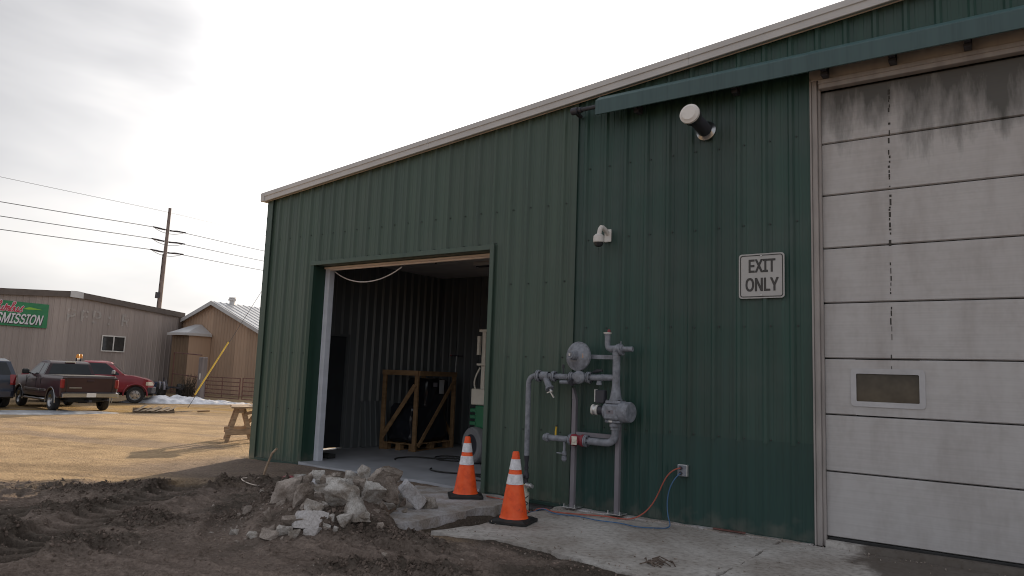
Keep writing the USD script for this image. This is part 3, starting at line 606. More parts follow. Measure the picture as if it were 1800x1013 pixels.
# ---- overhead door
od = part(shop, 'overhead_door', MB().box((DX0+.11, .125, .10), (DX1-.11, .15, 5.06)), black_plastic)
JZ = [.085, .775, 1.385, 1.995, 2.608, 3.225, 3.832, 4.437, 5.06]
for i, (a, b) in enumerate(zip(JZ[:-1], JZ[1:])):
    pm = [(.118, a+.002), (.098, a+.004), (.080, a+.014), (.080, b-.018), (.086, b-.010), (.100, b-.007), (.118, b-.007)]
    if i == 2:
        wx0, wx1, wz0, wz1 = 10.44, 11.06, 1.53, 1.845
        m = MB().prism(pm, 'x', DX0+.105, wx0).prism(pm, 'x', wx1, DX1-.105).box((wx0, .08, a+.008), (wx1, .118, wz0)).box((wx0, .08, wz1), (wx1, .118, b-.012))
    else: m = MB().prism(pm, 'x', DX0+.105, DX1-.105)
    part(od, 'door_section', m, door_look, False)
wf = prism([(x+10.75, z+1.6875) for x, z in rounded_rect(.71, .405, .04)], 'y', .072, .0795, holes=[[(x+10.75, z+1.6875) for x, z in rounded_rect(.60, .295, .012)]])
part(od, 'window_frame', wf, M('pale_frame', (.47, .46, .47), .45), 30)
part(od, 'window_pane', box((wx0+.005, .092, wz0+.005), (wx1-.005, .098, wz1-.005)), dirty_pane)
part(od, 'bottom_seal', MB().box((DX0+.105, .07, .012), (DX1-.105, .12, .084), .01), black_rubber)
# grime line: blistered paint along an old cable line
rng = random.Random(8); gr = MB()
z = 4.95
while z > 1.88:
    L = rng.uniform(.015, .07); w = rng.uniform(.010, .024) if z > 3.1 else rng.uniform(.005, .014)
    if rng.random() < (.8 if z > 2.2 else .5) and not any(abs(z-j) < .03 for j in JZ):
        x = 10.828-.012*(4.4-z)+rng.uniform(-.006, .006); gr.add(box((x-w/2, .0775, z-L), (x+w/2, .0792, z), .0007))
    z -= L+rng.uniform(.0, .03)
part(od, 'grime_streak', gr, M('grime', (.05, .045, .04), .8), False, kind='stuff')
# frame of the overhead door
part(shop, 'door_jamb', MB().box((DX0+.001, -.036, -.01), (DX0+.018, .12, 5.2), .003).box((DX0+.020, -.015, -.01), (DX0+.075, .076, 5.2), .004).box((DX0+.077, .02, -.01), (DX0+.104, .076, 5.2), .003), beige_trim)
part(shop, 'door_jamb', MB().box((DX1-.10, -.03, 0), (DX1, .076, 5.2), .004), beige_trim)
part(shop, 'door_head', MB().box((DX0+.101, -.03, 5.065), (DX1-.101, .076, 5.16), .005).box((DX0, -.036, 5.165), (DX1, .05, 5.30), .006).box((DX0+.101, -.045, 5.115), (DX1-.101, -.032, 5.16)), beige_trim)
part(shop, 'sill_strip', slab_mesh([(DX0+.106, -.03), (DX1-.1, -.03), (DX1-.1, .16), (DX0+.106, .16)], .056, -.05, rough=.008, seed=31), apron_look)
part(shop, 'inner_lining', box((DX0-.2, .4, 0), (DX1+.2, .45, 5.4)), liner)

# ------------------------------------------------------------------ things on the front wall
hd = thing('door_track_hood', 'long green sheet metal hood over the sliding door track under the roof trim', 'hood')
def hood_piece(x0, x1, dy=0):
    pr = [(-.04, 5.475), (-.20, 5.455), (-.295, 5.385), (-.300, 5.375), (-.300, 5.185), (-.285, 5.180), (-.285, 5.372), (-.195, 5.440), (-.04, 5.460)]
    return prism([(y-dy, z+dy*.3) for y, z in pr], 'x', x0, x1)
part(hd, 'hood_section', hood_piece(7.36, 10.10), hood_paint, False); part(hd, 'hood_section', hood_piece(10.085, 14.9, .004), hood_paint, False)
part(hd, 'track_rail', MB().cyl((7.00, -.20, 5.335), (7.62, -.20, 5.335), .030, n=14).cyl((7.62, -.20, 5.335), (14.8, -.20, 5.335), .028, n=12), dark_iron)
part(hd, 'end_fitting', MB().cyl((6.93, -.20, 5.335), (7.03, -.20, 5.335), .052, n=14, b=.008).cyl((7.05, -.20, 5.335), (7.09, -.20, 5.335), .042, n=14, b=.004).bar((6.98, -.19, 5.33), (6.98, -.03, 5.30), .05, .03), dark_iron)
for x in (7.9, 9.2, 10.22, 10.91, 11.60, 12.3): part(hd, 'bracket', MB().box((x-.035, -.17, 5.16), (x+.035, -.05, 5.20), .004).box((x-.035, -.062, 5.20), (x+.035, -.05, 5.45)).box((x-.03, -.23, 5.20), (x+.03, -.165, 5.30), .004), dark_iron)
fv = thing('flue_vent', 'short dark horizontal flue pipe with round pale cap under the hood', 'vent pipe')
fa, fbk = np.array([8.80, -.02, 4.79]), np.array([8.79, -.50, 4.85])
fd = (fbk-fa)/np.linalg.norm(fbk-fa)
part(fv, 'pipe', cyl(fa, fbk, .085, n=24), dark_iron); part(fv, 'collar', lathe([(.085, .0), (.125, .0), (.125, .02), (.10, .035), (.087, .05)], fa, fd, 28), chrome)
part(fv, 'ring', lathe([(.095, -.07), (.112, -.06), (.112, 0), (.09, .01)], fbk, fd, 28), black_plastic)
part(fv, 'cap', lathe([(.0, .075), (.085, .075), (.098, .060), (.122, .050), (.122, .018), (.1, .012), (.0, .012)], fbk, fd, 32), white_plastic)
sg = thing('exit_sign', 'square white EXIT ONLY sign with black border on the green wall', 'sign')
SX, SZ, SW = 9.475, 2.935, .525
part(sg, 'plate', prism([(x+SX, z+SZ) for x, z in rounded_rect(SW, SW*1.0, .035)], 'y', -.040, -.034), sign_face)
part(sg, 'border', prism([(x+SX, z+SZ) for x, z in rounded_rect(SW-.030, SW-.030, .03)], 'y', -.0418, -.0402, holes=[[(x+SX, z+SZ) for x, z in rounded_rect(SW-.052, SW-.052, .022)]]), sign_ink)
for t, z, w in (('EXIT', .045, .315), ('ONLY', -.175, .385)):
    part(sg, 'lettering', MB().add(text_on(t, .148, .0016, True, (SX-w/2, -.0402, SZ+z), (1, 0, 0), (0, 0, 1), width=w)).add(text_on(t, .148, .0020, True, (SX-w/2+.006, -.0402, SZ+z), (1, 0, 0), (0, 0, 1), width=w)), sign_ink, False)
for z in (.235, -.225): part(sg, 'bolt', cyl((SX, -.040, SZ+z), (SX, -.049, SZ+z), .009, n=8), steel)
sc_ = thing('security_camera', 'white dome camera on a gooseneck wall bracket', 'camera')
part(sc_, 'wall_plate', box((7.40, -.05, 3.49), (7.50, -.030, 3.66), .006), white_plastic)
part(sc_, 'gooseneck', tube(pipe_path([(7.45, -.04, 3.60), (7.45, -.16, 3.66), (7.44, -.235, 3.655), (7.43, -.25, 3.52)], .06), .032, 12), white_plastic)
cmh = part(sc_, 'housing', lathe([(0, .07), (.045, .07), (.070, .045), (.074, .0), (.074, -.03), (.066, -.04)], (7.43, -.25, 3.49), (0, 0, 1), 24), white_plastic)
part(cmh, 'lens_dome', lathe([(.062, -.04), (.058, -.065), (.04, -.09), (.0, -.1)], (7.43, -.25, 3.49), (0, 0, 1), 20), black_plastic)
ob = thing('outlet_box', 'small grey outlet box low on the green wall with hoses plugged in', 'outlet')
part(ob, 'box', box((8.475, -.075, .555), (8.60, -.012, .695), .008), steel)
part(ob, 'cover', box((8.482, -.083, .562), (8.593, -.0755, .688), .004), gas_paint)
for z in (.655, .595): part(ob, 'socket', MB().cyl((8.525, -.083, z), (8.525, -.095, z), .022, n=12), dark_iron)

# ------------------------------------------------------------------ gas meter set
Y = -.25
gs = thing('gas_meter_set', 'grey painted gas meter piping with round regulator standing against the green wall', 'gas meter')
def flange(x, z, r=.075, t=.035, ax=(1, 0, 0), y=Y, nb=6):
    """pair of bolted flange plates with the gasket between them"""
    p = np.array([x, y, z], float); a, b, d = frame(ax); e = t*.07
    f = part(gs, 'flange', lathe([(0, -t/2), (r-.005, -t/2), (r, -t/2+.005), (r, -e), (r-.009, -e), (r-.009, e), (r, e), (r, t/2-.005), (r-.005, t/2), (0, t/2)], p, ax, 24), gas_paint)
    part(f, 'gasket', lathe([(r-.0088, -e*.9), (r-.006, -e*.9), (r-.006, e*.9), (r-.0088, e*.9)], p, ax, 24), black_rubber)
    m = MB()
    for k in range(nb):
        q = p+(a*math.cos(k*2*math.pi/nb+.3)+b*math.sin(k*2*math.pi/nb+.3))*(r-.017)
        m.add(cyl(q-d*(t/2+.014), q+d*(t/2+.014), .0105, n=6))
    part(f, 'bolts', m, dark_iron, False, kind='stuff')
part(gs, 'riser', tube(pipe_path([(6.40, Y, .62), (6.39, Y, 1.69), (6.53, Y, 1.69)], .13), .036, 16), gas_paint)
part(gs, 'riser', MB().lathe([(.0, .62), (.036, .62), (.03, .55), (.022, .52), (.022, .42), (.0, .42)], (6.40, Y, 0), (0, 0, 1), 14).cyl((6.40, Y, .445), (6.40, Y, .475), .032, n=6), dark_iron)
part(gs, 'shutoff_valve', MB().lathe([(.0, .44), (.028, .43), (.030, .40), (.042, .375), (.042, .33), (.030, .31), (.030, .24), (.0, .22)], (6.40, Y, 0), (0, 0, 1), 16).cyl((6.40, Y-.03, .35), (6.40, Y-.075, .35), .018, n=10).box((6.33, Y-.08, .343), (6.42, Y-.068, .357)), dark_iron)
part(gs, 'tracer_fitting', MB().cyl((6.42, Y-.02, .235), (6.52, Y-.05, .235), .034, n=14, b=.006).cyl((6.52, Y-.05, .235), (6.55, Y-.06, .235), .025, n=10), steel)
part(gs, 'tracer_wire', tube(smooth_path([(6.44, Y-.03, .25), (6.405, Y-.05, .24), (6.385, Y-.05, .18), (6.37, Y-.04, .13)], 5), .005, 6), yellow_paint)
part(gs, 'riser', MB().cyl((6.40, Y, -.12), (6.40, Y, .14), .052, n=16).cyl((6.40, Y, .14), (6.40, Y, .23), .026, n=12), wrap_white, label='pale wrapped foot of the riser crossed with black tape')
tp_ = MB()
for z0 in (-.05, .05):
    for s in (1, -1):
        a = np.linspace(-math.pi*.95, -math.pi*.05, 10)
        tp_.add(tube([(6.40+.054*math.cos(t), Y+.054*math.sin(t), z0+s*.05*(t+math.pi/2)/1.4) for t in a], .006, 5))
part(gs, 'tape', tp_, black_plastic)
flange(6.555, 1.69, .080, .05)
st = MB().cyl((6.57, Y, 1.69), (6.82, Y, 1.69), .044, n=18).lathe([(.06, -.06), (.06, .06)], (6.66, Y, 1.69), (1, 0, 0), 18)
st.cyl((6.66, Y, 1.69), (6.77, Y-.06, 1.535), .045, n=16).add(lathe([(0, 0), (.058, 0), (.058, .025), (0, .025)], (6.765, Y-.057, 1.54), (.11, -.06, -.155), 8))
part(gs, 'strainer', st, gas_paint)
part(gs, 'bleed_valve', MB().cyl((6.785, Y-.065, 1.52), (6.82, Y-.08, 1.475), .016, n=8).bar((6.75, Y-.08, 1.47), (6.84, Y-.09, 1.50), .018, .012).bar((6.80, Y-.08, 1.49), (6.86, Y-.08, 1.41), .022, .014), steel)
flange(6.80, 1.69, .072, .045)
part(gs, 'pipe', MB().cyl((6.82, Y, 1.69), (7.08, Y, 1.69), .037, n=18).cyl((6.89, Y, 1.69), (6.91, Y, 1.69), .041, n=18).cyl((6.98, Y, 1.69), (6.995, Y, 1.69), .041, n=18).cyl((6.9, Y, 1.62), (7.06, Y, 1.62), .026, n=12), gas_paint)
part(gs, 'gauge_cock', MB().cyl((6.945, Y, 1.725), (6.945, Y, 1.80), .009, n=8).box((6.925, Y-.012, 1.80), (6.955, Y+.012, 1.85), .005), dark_iron)
flange(7.075, 1.69, .068, .05, nb=8)
rb = MB().lathe([(0, -.12), (.05, -.12), (.058, -.08), (.075, -.03), (.078, .03), (.06, .08), (.05, .13), (0, .13)], (7.19, Y, 1.69), (1, 0, 0), 22)
rb.add(lathe([(0, 0), (.083, 0), (.083, .03), (.06, .055), (.03, .06), (0, .06)], (7.23, Y-.06, 1.69), (0, -1, 0), 24)).cyl((7.19, Y, 1.74), (7.185, Y-.03, 1.83), .04, n=14)
part(gs, 'regulator_valve', rb, gas_paint)
part(gs, 'regulator_valve', MB().cyl((7.07, Y-.02, 1.64), (7.13, Y-.08, 1.62), .045, n=16).box((7.14, Y-.09, 1.60), (7.22, Y-.04, 1.64), .006), dark_iron)
# round regulator: dish facing the yard
ra = np.array([-.12, -1.0, .05])
dome_ = lathe([(0, -.05), (.10, -.05), (.17, -.03), (.182, -.018), (.190, -.015), (.190, .015), (.182, .018), (.165, .028), (.12, .060), (.08, .075), (.066, .078), (0, .078)], (7.18, Y-.02, 1.96), ra, 40)
rg = part(gs, 'regulator', dome_, gas_paint, 35)
rp = np.array([7.18, Y-.02, 1.96]); au, bu, du = frame(ra)
bl = MB()
for k in range(16):
    q = rp+(au*math.cos(k*math.pi/8)+bu*math.sin(k*math.pi/8))*.179; bl.add(cyl(q-du*.022, q+du*.026, .0065, n=6))
part(rg, 'bolt', bl, gas_paint, False)
part(rg, 'spring_barrel', lathe([(0, .07), (.058, .07), (.056, .15), (.052, .158), (.047, .162), (.047, .185), (.030, .185), (.027, .175), (0, .175)], rp, ra, 24), gas_paint)
part(rg, 'tag', box(rp+du*.19+[-.012, -.004, -.012], rp+du*.19+[.012, .0, .022]), white_plastic)
part(rg, 'sticker', bar(rp+du*.060+au*-.115+bu*.02, rp+du*.060+au*-.110+bu*-.03, .014, .004), amber)
flange(7.33, 1.69, .075, .05)
part(gs, 'bypass_cock', MB().cyl((7.36, Y+.06, 1.76), (7.46, Y+.06, 1.78), .02, n=10).box((7.40, Y+.04, 1.77), (7.50, Y+.07, 1.80), .006), dark_iron)
part(gs, 'pipe', MB().cyl((7.34, Y, 1.69), (7.72, Y, 1.70), .040, n=18).cyl((7.52, Y, 1.694), (7.545, Y, 1.694), .046, n=18), gas_paint)
part(gs, 'drain_cap', MB().cyl((7.50, Y-.03, 1.655), (7.50, Y-.03, 1.63), .03, n=14).cyl((7.50, Y-.03, 1.63), (7.50, Y-.03, 1.60), .036, n=14), gas_paint)
# vertical header with relief valve at its head
part(gs, 'header_pipe', MB().lathe([(0, 1.40), (.085, 1.40), (.085, 1.43), (.075, 1.44), (.062, 1.52), (.050, 1.60), (.048, 1.98), (.054, 1.985), (.054, 2.02), (0, 2.02)], (7.725, Y, 0), (0, 0, 1), 22), gas_paint)
rv = MB().lathe([(0, -.10), (.045, -.10), (.045, -.03), (.062, .0), (.066, .05), (.05, .075), (.033, .08), (.033, .21), (.028, .215), (.0, .205)], (7.735, Y, 2.06), (1, 0, 0), 20)
part(gs, 'relief_valve', rv.add(lathe([(0, -.012), (.078, -.012), (.078, .012), (0, .012)], (7.785, Y, 2.055), (1, 0, .25), 20)).cyl((7.725, Y, 2.0), (7.725, Y, 2.08), .052, n=16).bar((7.78, Y, 2.10), (7.785, Y, 2.16), .012, .012), gas_paint)
part(gs, 'vent_stack', MB().tube(pipe_path([(7.66, Y, 2.06), (7.595, Y, 2.06), (7.59, Y, 2.25)], .055), .036, 14).cyl((7.59, Y, 2.23), (7.59, Y, 2.25), .04, n=14), gas_paint)
vc = part(gs, 'vent_cap', lathe([(0, 2.25), (.045, 2.25), (.052, 2.262), (.052, 2.27), (0, 2.275)], (7.59, Y, 0), (0, 0, 1), 18), white_plastic)
part(vc, 'plug', MB().lathe([(0, 2.274), (.02, 2.274), (.02, 2.30), (.012, 2.31), (0, 2.31)], (7.61, Y, 0), (0, 0, 1), 10), red_paint)
# rotary meter
mt = lathe([(0, -.155), (.105, -.155), (.118, -.14), (.120, -.06), (.112, -.055), (.112, .07), (.125, .075), (.128, .10), (.128, .20), (.118, .215), (0, .215)], (7.74, Y, 1.28), (1, -.12, 0), 30)
mtr = part(gs, 'meter', MB().add(mt).box((7.62, Y-.125, 1.18), (7.83, Y+.1, 1.37), .02), gas_paint)
part(mtr, 'flange', box((7.62, Y-.09, 1.375), (7.83, Y+.09, 1.415), .01), gas_paint)
part(mtr, 'flange', MB().box((7.62, Y-.09, 1.14), (7.83, Y+.09, 1.175), .01).lathe([(0, 1.09), (.07, 1.09), (.075, 1.10), (.075, 1.13), (.06, 1.14)], (7.725, Y, 0), (0, 0, 1), 20), gas_paint)
part(mtr, 'tag', box((7.68, Y-.095, 1.148), (7.73, Y-.092, 1.17)), white_plastic)
mb_ = MB()
for sx_ in (-.085, .085):
    for sy_ in (-.07, .07):
        for z in (1.365, 1.135): mb_.add(cyl((7.725+sx_, Y+sy_, z), (7.725+sx_, Y+sy_, z+.062), .013, n=6))
for k in range(8):
    t = k*math.pi/4
    for xx in (-.035, .10): mb_.add(cyl((7.74+xx-.012, Y+.122*math.cos(t), 1.28+.122*math.sin(t)), (7.74+xx+.012, Y+.122*math.cos(t), 1.28+.122*math.sin(t)), .010, n=6))
part(mtr, 'bolt', mb_, dark_iron, False)
part(mtr, 'nameplate', box((7.66, Y-.1262, 1.25), (7.76, Y-.125, 1.30)), post_paint)
part(mtr, 'index_neck', cyl((7.60, Y, 1.28), (7.48, Y-.01, 1.285), .055, n=16), dark_iron)
part(mtr, 'index', MB().cyl((7.485, Y-.012, 1.285), (7.40, Y-.02, 1.29), .066, n=20, b=.006), white_plastic)
part(mtr, 'index_band', cyl((7.46, Y-.014, 1.285), (7.43, Y-.017, 1.287), .069, n=20), steel)
part(gs, 'corrector_box', MB().box((7.45, Y-.045, 1.37), (7.58, Y+.045, 1.54), .012), dark_iron)
part(gs, 'corrector_box', MB().box((7.435, Y-.04, 1.385), (7.449, Y+.04, 1.545), .005), white_plastic)
# outlet run
part(gs, 'outlet_pipe', MB().tube(pipe_path([(7.725, Y, 1.10), (7.725, Y, .885), (7.25, Y, .885)], .13), .046, 18).cyl((7.725, Y, 1.05), (7.725, Y, 1.10), .058, n=18), gas_paint)
flange(7.315, .885, .078, .045)
vb = part(gs, 'plug_valve', MB().lathe([(0, -.10), (.072, -.10), (.078, -.05), (.062, -.02), (.062, .03), (.078, .06), (.078, .09), (0, .09)], (7.20, Y, .885), (1, 0, 0), 22).cyl((7.19, Y, .885), (7.19, Y-.085, .885), .055, n=16), red_paint)
part(vb, 'handle', MB().cyl((7.19, Y-.085, .885), (7.19, Y-.11, .885), .022, n=10).add(prism([(7.19+.055*math.cos(t)*(1 if k % 2 else .62), .885+.075*math.sin(t)*(1 if k % 2 else .7)) for k, t in enumerate(np.linspace(0, 2*math.pi, 9)[:-1])], 'y', Y-.097, Y-.086)), cream_paint)
flange(7.09, .885, .075, .04)
part(gs, 'outlet_pipe', MB().cyl((7.07, Y, .885), (6.74, Y, .885), .040, n=18), gas_paint)
part(gs, 'pipe_cap', MB().cyl((6.75, Y, .885), (6.70, Y, .885), .058, n=8, b=.006).cyl((6.70, Y, .885), (6.665, Y, .885), .045, n=8, b=.008), gas_paint)
part(gs, 'test_cock', MB().cyl((6.85, Y, .915), (6.85, Y, .975), .012, n=8).bar((6.85, Y, .97), (6.865, Y-.01, 1.04), .018, .016), yellow_paint)
part(gs, 'test_cock', MB().box((6.855, Y-.022, 1.035), (6.88, Y, 1.06), .004), black_plastic)
part(gs, 'drip_leg', MB().cyl((6.99, Y, .86), (6.99, Y, .73), .018, n=12).lathe([(.0, .73), (.024, .73), (.030, .71), (.030, .68), (.022, .67), (.034, .66), (.034, .62), (.02, .60), (0, .60)], (6.99, Y, 0), (0, 0, 1), 14).bar((6.99, Y-.02, .70), (6.90, Y-.04, .705), .02, .012), gas_paint)
# frame: two posts and arms
part(gs, 'post', MB().box((7.055, Y+.05, .0), (7.115, Y+.11, 1.40), .004).add(hull([(7.055, Y+.05, 1.40), (7.115, Y+.05, 1.40), (7.055, Y+.11, 1.40), (7.115, Y+.11, 1.40), (7.055, Y+.05, 1.55), (7.065, Y+.05, 1.55), (7.055, Y+.11, 1.55), (7.065, Y+.11, 1.55)])), post_paint)
part(gs, 'post', MB().box((7.695, Y+.055, .0), (7.755, Y+.115, 1.35), .004), post_paint)
part(gs, 'crossbar', MB().box((7.12, Y+.06, .93), (7.69, Y+.11, .985), .003), post_paint)
part(gs, 'crossbar', MB().box((7.30, Y+.03, 1.93), (7.685, Y+.08, 1.985), .003), gas_paint)
for px_ in (7.085, 7.725):
    bp_ = part(gs, 'base_plate', MB().box((px_-.10, Y-.02, .024), (px_+.10, Y+.17, .034), .002), steel)
    for dx in (-.08, .08): part(bp_, 'anchor_bolt', cyl((px_+dx, Y+.0, .034), (px_+dx, Y+.0, .07), .009, n=6), steel)

# ------------------------------------------------------------------ rubble pile: broken concrete, chunk by chunk
VR = np.array([.809, .588, 0.]); VD = np.array([-.588, .809, 0.])     # across the pile, and away from the yard
def rock(w, h, d, seed, mat_seed=0, sharp=1.0, tilt=0.0, slabby=False):
    rg = np.random.default_rng(seed); n = 12 if not slabby else 12
    if slabby:
        a = np.sort(rg.random(7)*2*np.pi); r_ = .75+.3*rg.random(7)
        p = np.concatenate([np.stack([np.cos(a)*r_, np.sin(a)*r_, np.full(7, s)+.12*rg.random(7)], 1) for s in (-.8, .8)])
    else:
        p = rg.normal(size=(n, 3)); p /= np.linalg.norm(p, axis=1, keepdims=True)
        p = np.sign(p)*np.abs(p)**.75; p *= (.85+.25*rg.random((n, 1)))
    m = hull(p)
    R = trimesh.transformations.euler_matrix(tilt, rg.normal()*.25, rg.random()*6.28, 'sxyz') if slabby else np.eye(4)
    m.apply_transform(R); e = m.extents; m.apply_translation(-m.bounds.mean(0)); m.apply_scale(np.array([w, d, h])/e)
    m = m.subdivide_to_size(max(.015, .085*max(w, h)), max_iter=8)
    m = trimesh.Trimesh(m.vertices, m.faces); v = np.array(m.vertices); s = max(w, h)
    nz_ = meshkit.fbm(v*(3.2/s)+seed*7.1, 4, seed)-.5; nf = meshkit.fbm(v*(13/s)+seed*3.3, 3, seed+5)-.5
    v = v+np.array(m.vertex_normals)*(nz_*.13*s+nf*.060*s)[:, None]*sharp
    return trimesh.Trimesh(v, m.faces, process=False)
def put_rock(m, x, y, z, h, d):
    v = np.array(m.vertices); c = np.array([x, y, z])+VD*(d*.35)+np.array([0, 0, h*.5])
    w = c+v[:, :1]*VR+v[:, 1:2]*VD+v[:, 2:3]*[0, 0, 1]
    return trimesh.Trimesh(w, m.faces, process=False)
ROCKS = [
(5.41, -3.40, 0.21, 0.28, 0.27, 'brown'),
(5.73, -3.42, 0.23, 0.18, 0.24, 'brown'),
(4.36, -2.35, 0.21, 0.15, 0.12, 'grey'),
(5.33, -2.90, 0.30, 0.17, 0.12, 'pale'),
(6.22, -3.31, 0.18, 0.30, 0.34, 'grey'),
(6.42, -3.27, 0.16, 0.24, 0.22, 'grey'),
(6.04, -2.73, 0.18, 0.26, 0.26, 'grey'),
(5.28, -2.35, 0.35, 0.16, 0.12, 'grey'),
(5.50, -2.35, 0.32, 0.14, 0.22, 'grey'),
(5.85, -2.35, 0.41, 0.34, 0.14, 'brown'),
(5.92, -2.35, 0.19, 0.23, 0.29, 'brown'),
(5.89, -1.93, 0.04, 0.36, 0.37, 'pale'),
(5.97, -1.68, 0.04, 0.17, 0.13, 'grey'),
(6.15, -3.66, 0.10, 0.30, 0.16, 'pale'),
(6.24, -3.68, 0.07, 0.14, 0.07, 'pale'),
(6.02, -3.73, 0.10, 0.23, 0.11, 'brown'),
(6.02, -3.50, 0.22, 0.16, 0.13, 'grey'),
(5.62, -3.75, 0.09, 0.08, 0.15, 'brown'),
(5.97, -4.00, 0.03, 0.15, 0.09, 'brown'),
(6.02, -3.85, 0.05, 0.17, 0.09, 'grey'),
(6.13, -3.81, 0.05, 0.11, 0.07, 'grey'),
(6.40, -3.41, 0.15, 0.14, 0.10, 'grey'),
(6.26, -3.47, 0.16, 0.06, 0.08, 'grey'),
(5.91, -2.34, 0.09, 0.18, 0.09, 'grey'),
(5.63, -1.86, 0.02, 0.10, 0.17, 'grey'),
(5.82, -2.74, 0.25, 0.08, 0.11, 'grey'),
(5.78, -3.19, 0.26, 0.12, 0.05, 'grey'),
(5.78, -4.03, 0.02, 0.10, 0.06, 'grey'),
(5.64, -2.63, 0.28, 0.17, 0.14, 'brown'),
(5.04, -2.35, 0.26, 0.18, 0.15, 'brown'),
(6.64, -3.16, 0.11, 0.09, 0.07, 'brown'),
(7.20, -3.63, 0.01, 0.07, 0.05, 'brown'),
(7.16, -3.19, 0.05, 0.07, 0.04, 'brown'),
(5.46, -4.02, -0.01, 0.10, 0.07, 'grey'),
(5.74, -3.10, 0.28, 0.15, 0.11, 'brown'),
(5.64, -3.15, 0.28, 0.09, 0.07, 'grey'),
(4.15, -0.40, 0.03, 0.12, 0.10, 'grey'),
(5.59, -2.35, 0.32, 0.08, 0.09, 'grey'),
(6.30, -3.55, 0.12, 0.08, 0.06, 'grey'),
(6.48, -3.22, 0.20, 0.11, 0.07, 'grey'),
(6.16, -2.77, 0.14, 0.11, 0.06, 'brown'),
(5.82, -3.83, 0.06, 0.09, 0.07, 'brown'),
(5.89, -3.52, 0.20, 0.09, 0.07, 'brown'),
(5.95, -2.09, 0.04, 0.08, 0.06, 'grey'),
(6.35, -3.48, 0.11, 0.06, 0.04, 'grey'),
]
RL = {0: 'rounded brown boulder at the left end of the rubble pile', 1: 'tall brown boulder leaning beside the rounded one in the rubble pile', 2: 'small round stone lying on top of the leftmost boulder',
      3: 'pale angular chunk half buried behind the big lump of the rubble pile', 4: 'largest grey lump of broken concrete in the middle of the pile', 5: 'second grey lump joined to the lower right of the largest one',
      6: 'square grey concrete block with a flat sloping top in the pile', 7: 'grey block at the crest of the pile beside the spike', 8: 'upright grey spike of concrete at the crest of the pile',
      9: 'flat brown slab piece topping the back right of the pile', 10: 'rough brown lump under the flat slab near the pale block', 11: 'long pale smooth concrete block tipped against the right end of the pile',
      12: 'small grey chunk lying on the slab right of the long pale block', 13: 'pale flat slab piece at the front foot of the pile', 14: 'small pale chip below the pale flat slab piece',
      15: 'brown flat slab piece left of the pale flat one at the pile foot', 16: 'grey chunk between the boulders and the pale flat piece', 17: 'thin upright brown stone at the left foot of the pile',
      18: 'brown lump furthest forward at the left foot of the pile', 19: 'grey wedge between two lumps at the front foot of the pile', 21: 'squarish stone in front of the largest grey lump',
      23: 'flat grey chip between the square block and the pale block', 24: 'narrow grey piece wedged left of the long pale block', 28: 'brown stone under the crest block', 29: 'brown sloping slab at the back left of the crest',
      30: 'brown stone alone near the snapped edge of the slab', 31: 'rounded tan stone alone on the bare dirt before the apron', 32: 'small tan stone on the dirt near the apron corner', 33: 'grey stone alone on the dirt left of the pile'}
rmat = {'brown': rubble_brown, 'grey': rubble_grey, 'pale': rubble_pale}
rf_ = np.random.default_rng(21)
for k in range(46):
    a = rf_.normal(size=2)*[.34, .42]; x, y = PILE_C+a+[.12, .0]; s = rf_.uniform(.09, .24)*(1 if np.hypot(*a) < .5 else .6)
    ROCKS.append((x, y, gz(x, y)-.02, s, s*rf_.uniform(.6, .95), ['brown', 'grey', 'grey', 'brown'][k % 4]))
for i, (x, y, z, w, h, kind) in enumerate(ROCKS):
    if i < 30 and i != 11: w, h = w*1.2, h*1.12
    deep = .06 if i in (7, 8, 9, 10, 28, 29, 36, 37) else .02
    slabby = i in (6, 9, 11, 13, 15, 29); d = w*(.75 if not slabby else .85)
    if i == 11:
        m = box((-.11, -.13, -.24), (.11, .13, .24), .02).subdivide_to_size(.03); m = trimesh.Trimesh(m.vertices, m.faces)
        v = np.array(m.vertices); v += np.array(m.vertex_normals)*((meshkit.fbm(v*7, 4, 2)-.5)*.07)[:, None]; m = trimesh.Trimesh(v, m.faces, process=False)
        m.apply_transform(trimesh.transformations.euler_matrix(.25, -.85, .2, 'sxyz'))
        m.apply_scale(np.array([w, w*.8, h])/m.extents); m.apply_translation(-m.bounds.mean(0))
    else:
        m = rock(w, h+deep, d, 100+i, slabby=slabby, tilt=[.5, -.4, .7, .3][i % 4])
    m = put_rock(m, x, y, z-deep-.01, h+deep, d)
    lab = RL.get(i, 'small loose chunk of broken concrete among the rubble pile')
    lab = RL.get(i, 'small loose chunk of broken concrete among the rubble pile' if w < .15 else 'middling lump of broken concrete wedged between the bigger ones of the pile')
    single('concrete_chunk', m, rmat[kind], lab, 'rubble', 'chunks of the rubble pile' if i not in (30, 31, 32, 33) else None, smooth=28)
# crumbs of concrete and clods of soil too many to count
rg = np.random.default_rng(5)
cl = []; base_ = [trimesh.creation.icosphere(1, 1.0) if _ < 0 else trimesh.creation.icosahedron() for _ in range(7)]
for b in base_: b.vertices = b.vertices*(1+.35*rg.normal(size=(len(b.vertices), 1)))*np.array([1, .85, .7])
def scatter(n, fx, smin, smax, keep):
    x = np.zeros(0); y = np.zeros(0)
    while len(x) < n:
        X, Y_ = fx(n); k = keep(X, Y_); x = np.r_[x, X[k]]; y = np.r_[y, Y_[k]]
    x, y = x[:n], y[:n]; s = smin*(smax/smin)**(rg.random(n)**2.2); z = ground_h(x, y); ms = []
    for i in range(n):
        T = trimesh.transformations.random_rotation_matrix(rg.random(3))[:3, :3]; b = base_[rg.integers(7)]
        ms.append(b.vertices@T.T*s[i]+[x[i], y[i], z[i]+.25*s[i]])
    nf = len(base_[0].faces); nv = len(base_[0].vertices); F_ = (np.array(base_[0].faces)[None]+(np.arange(n)*nv)[:, None, None]).reshape(-1, 3)
    return trimesh.Trimesh(np.vstack(ms), F_, process=False)
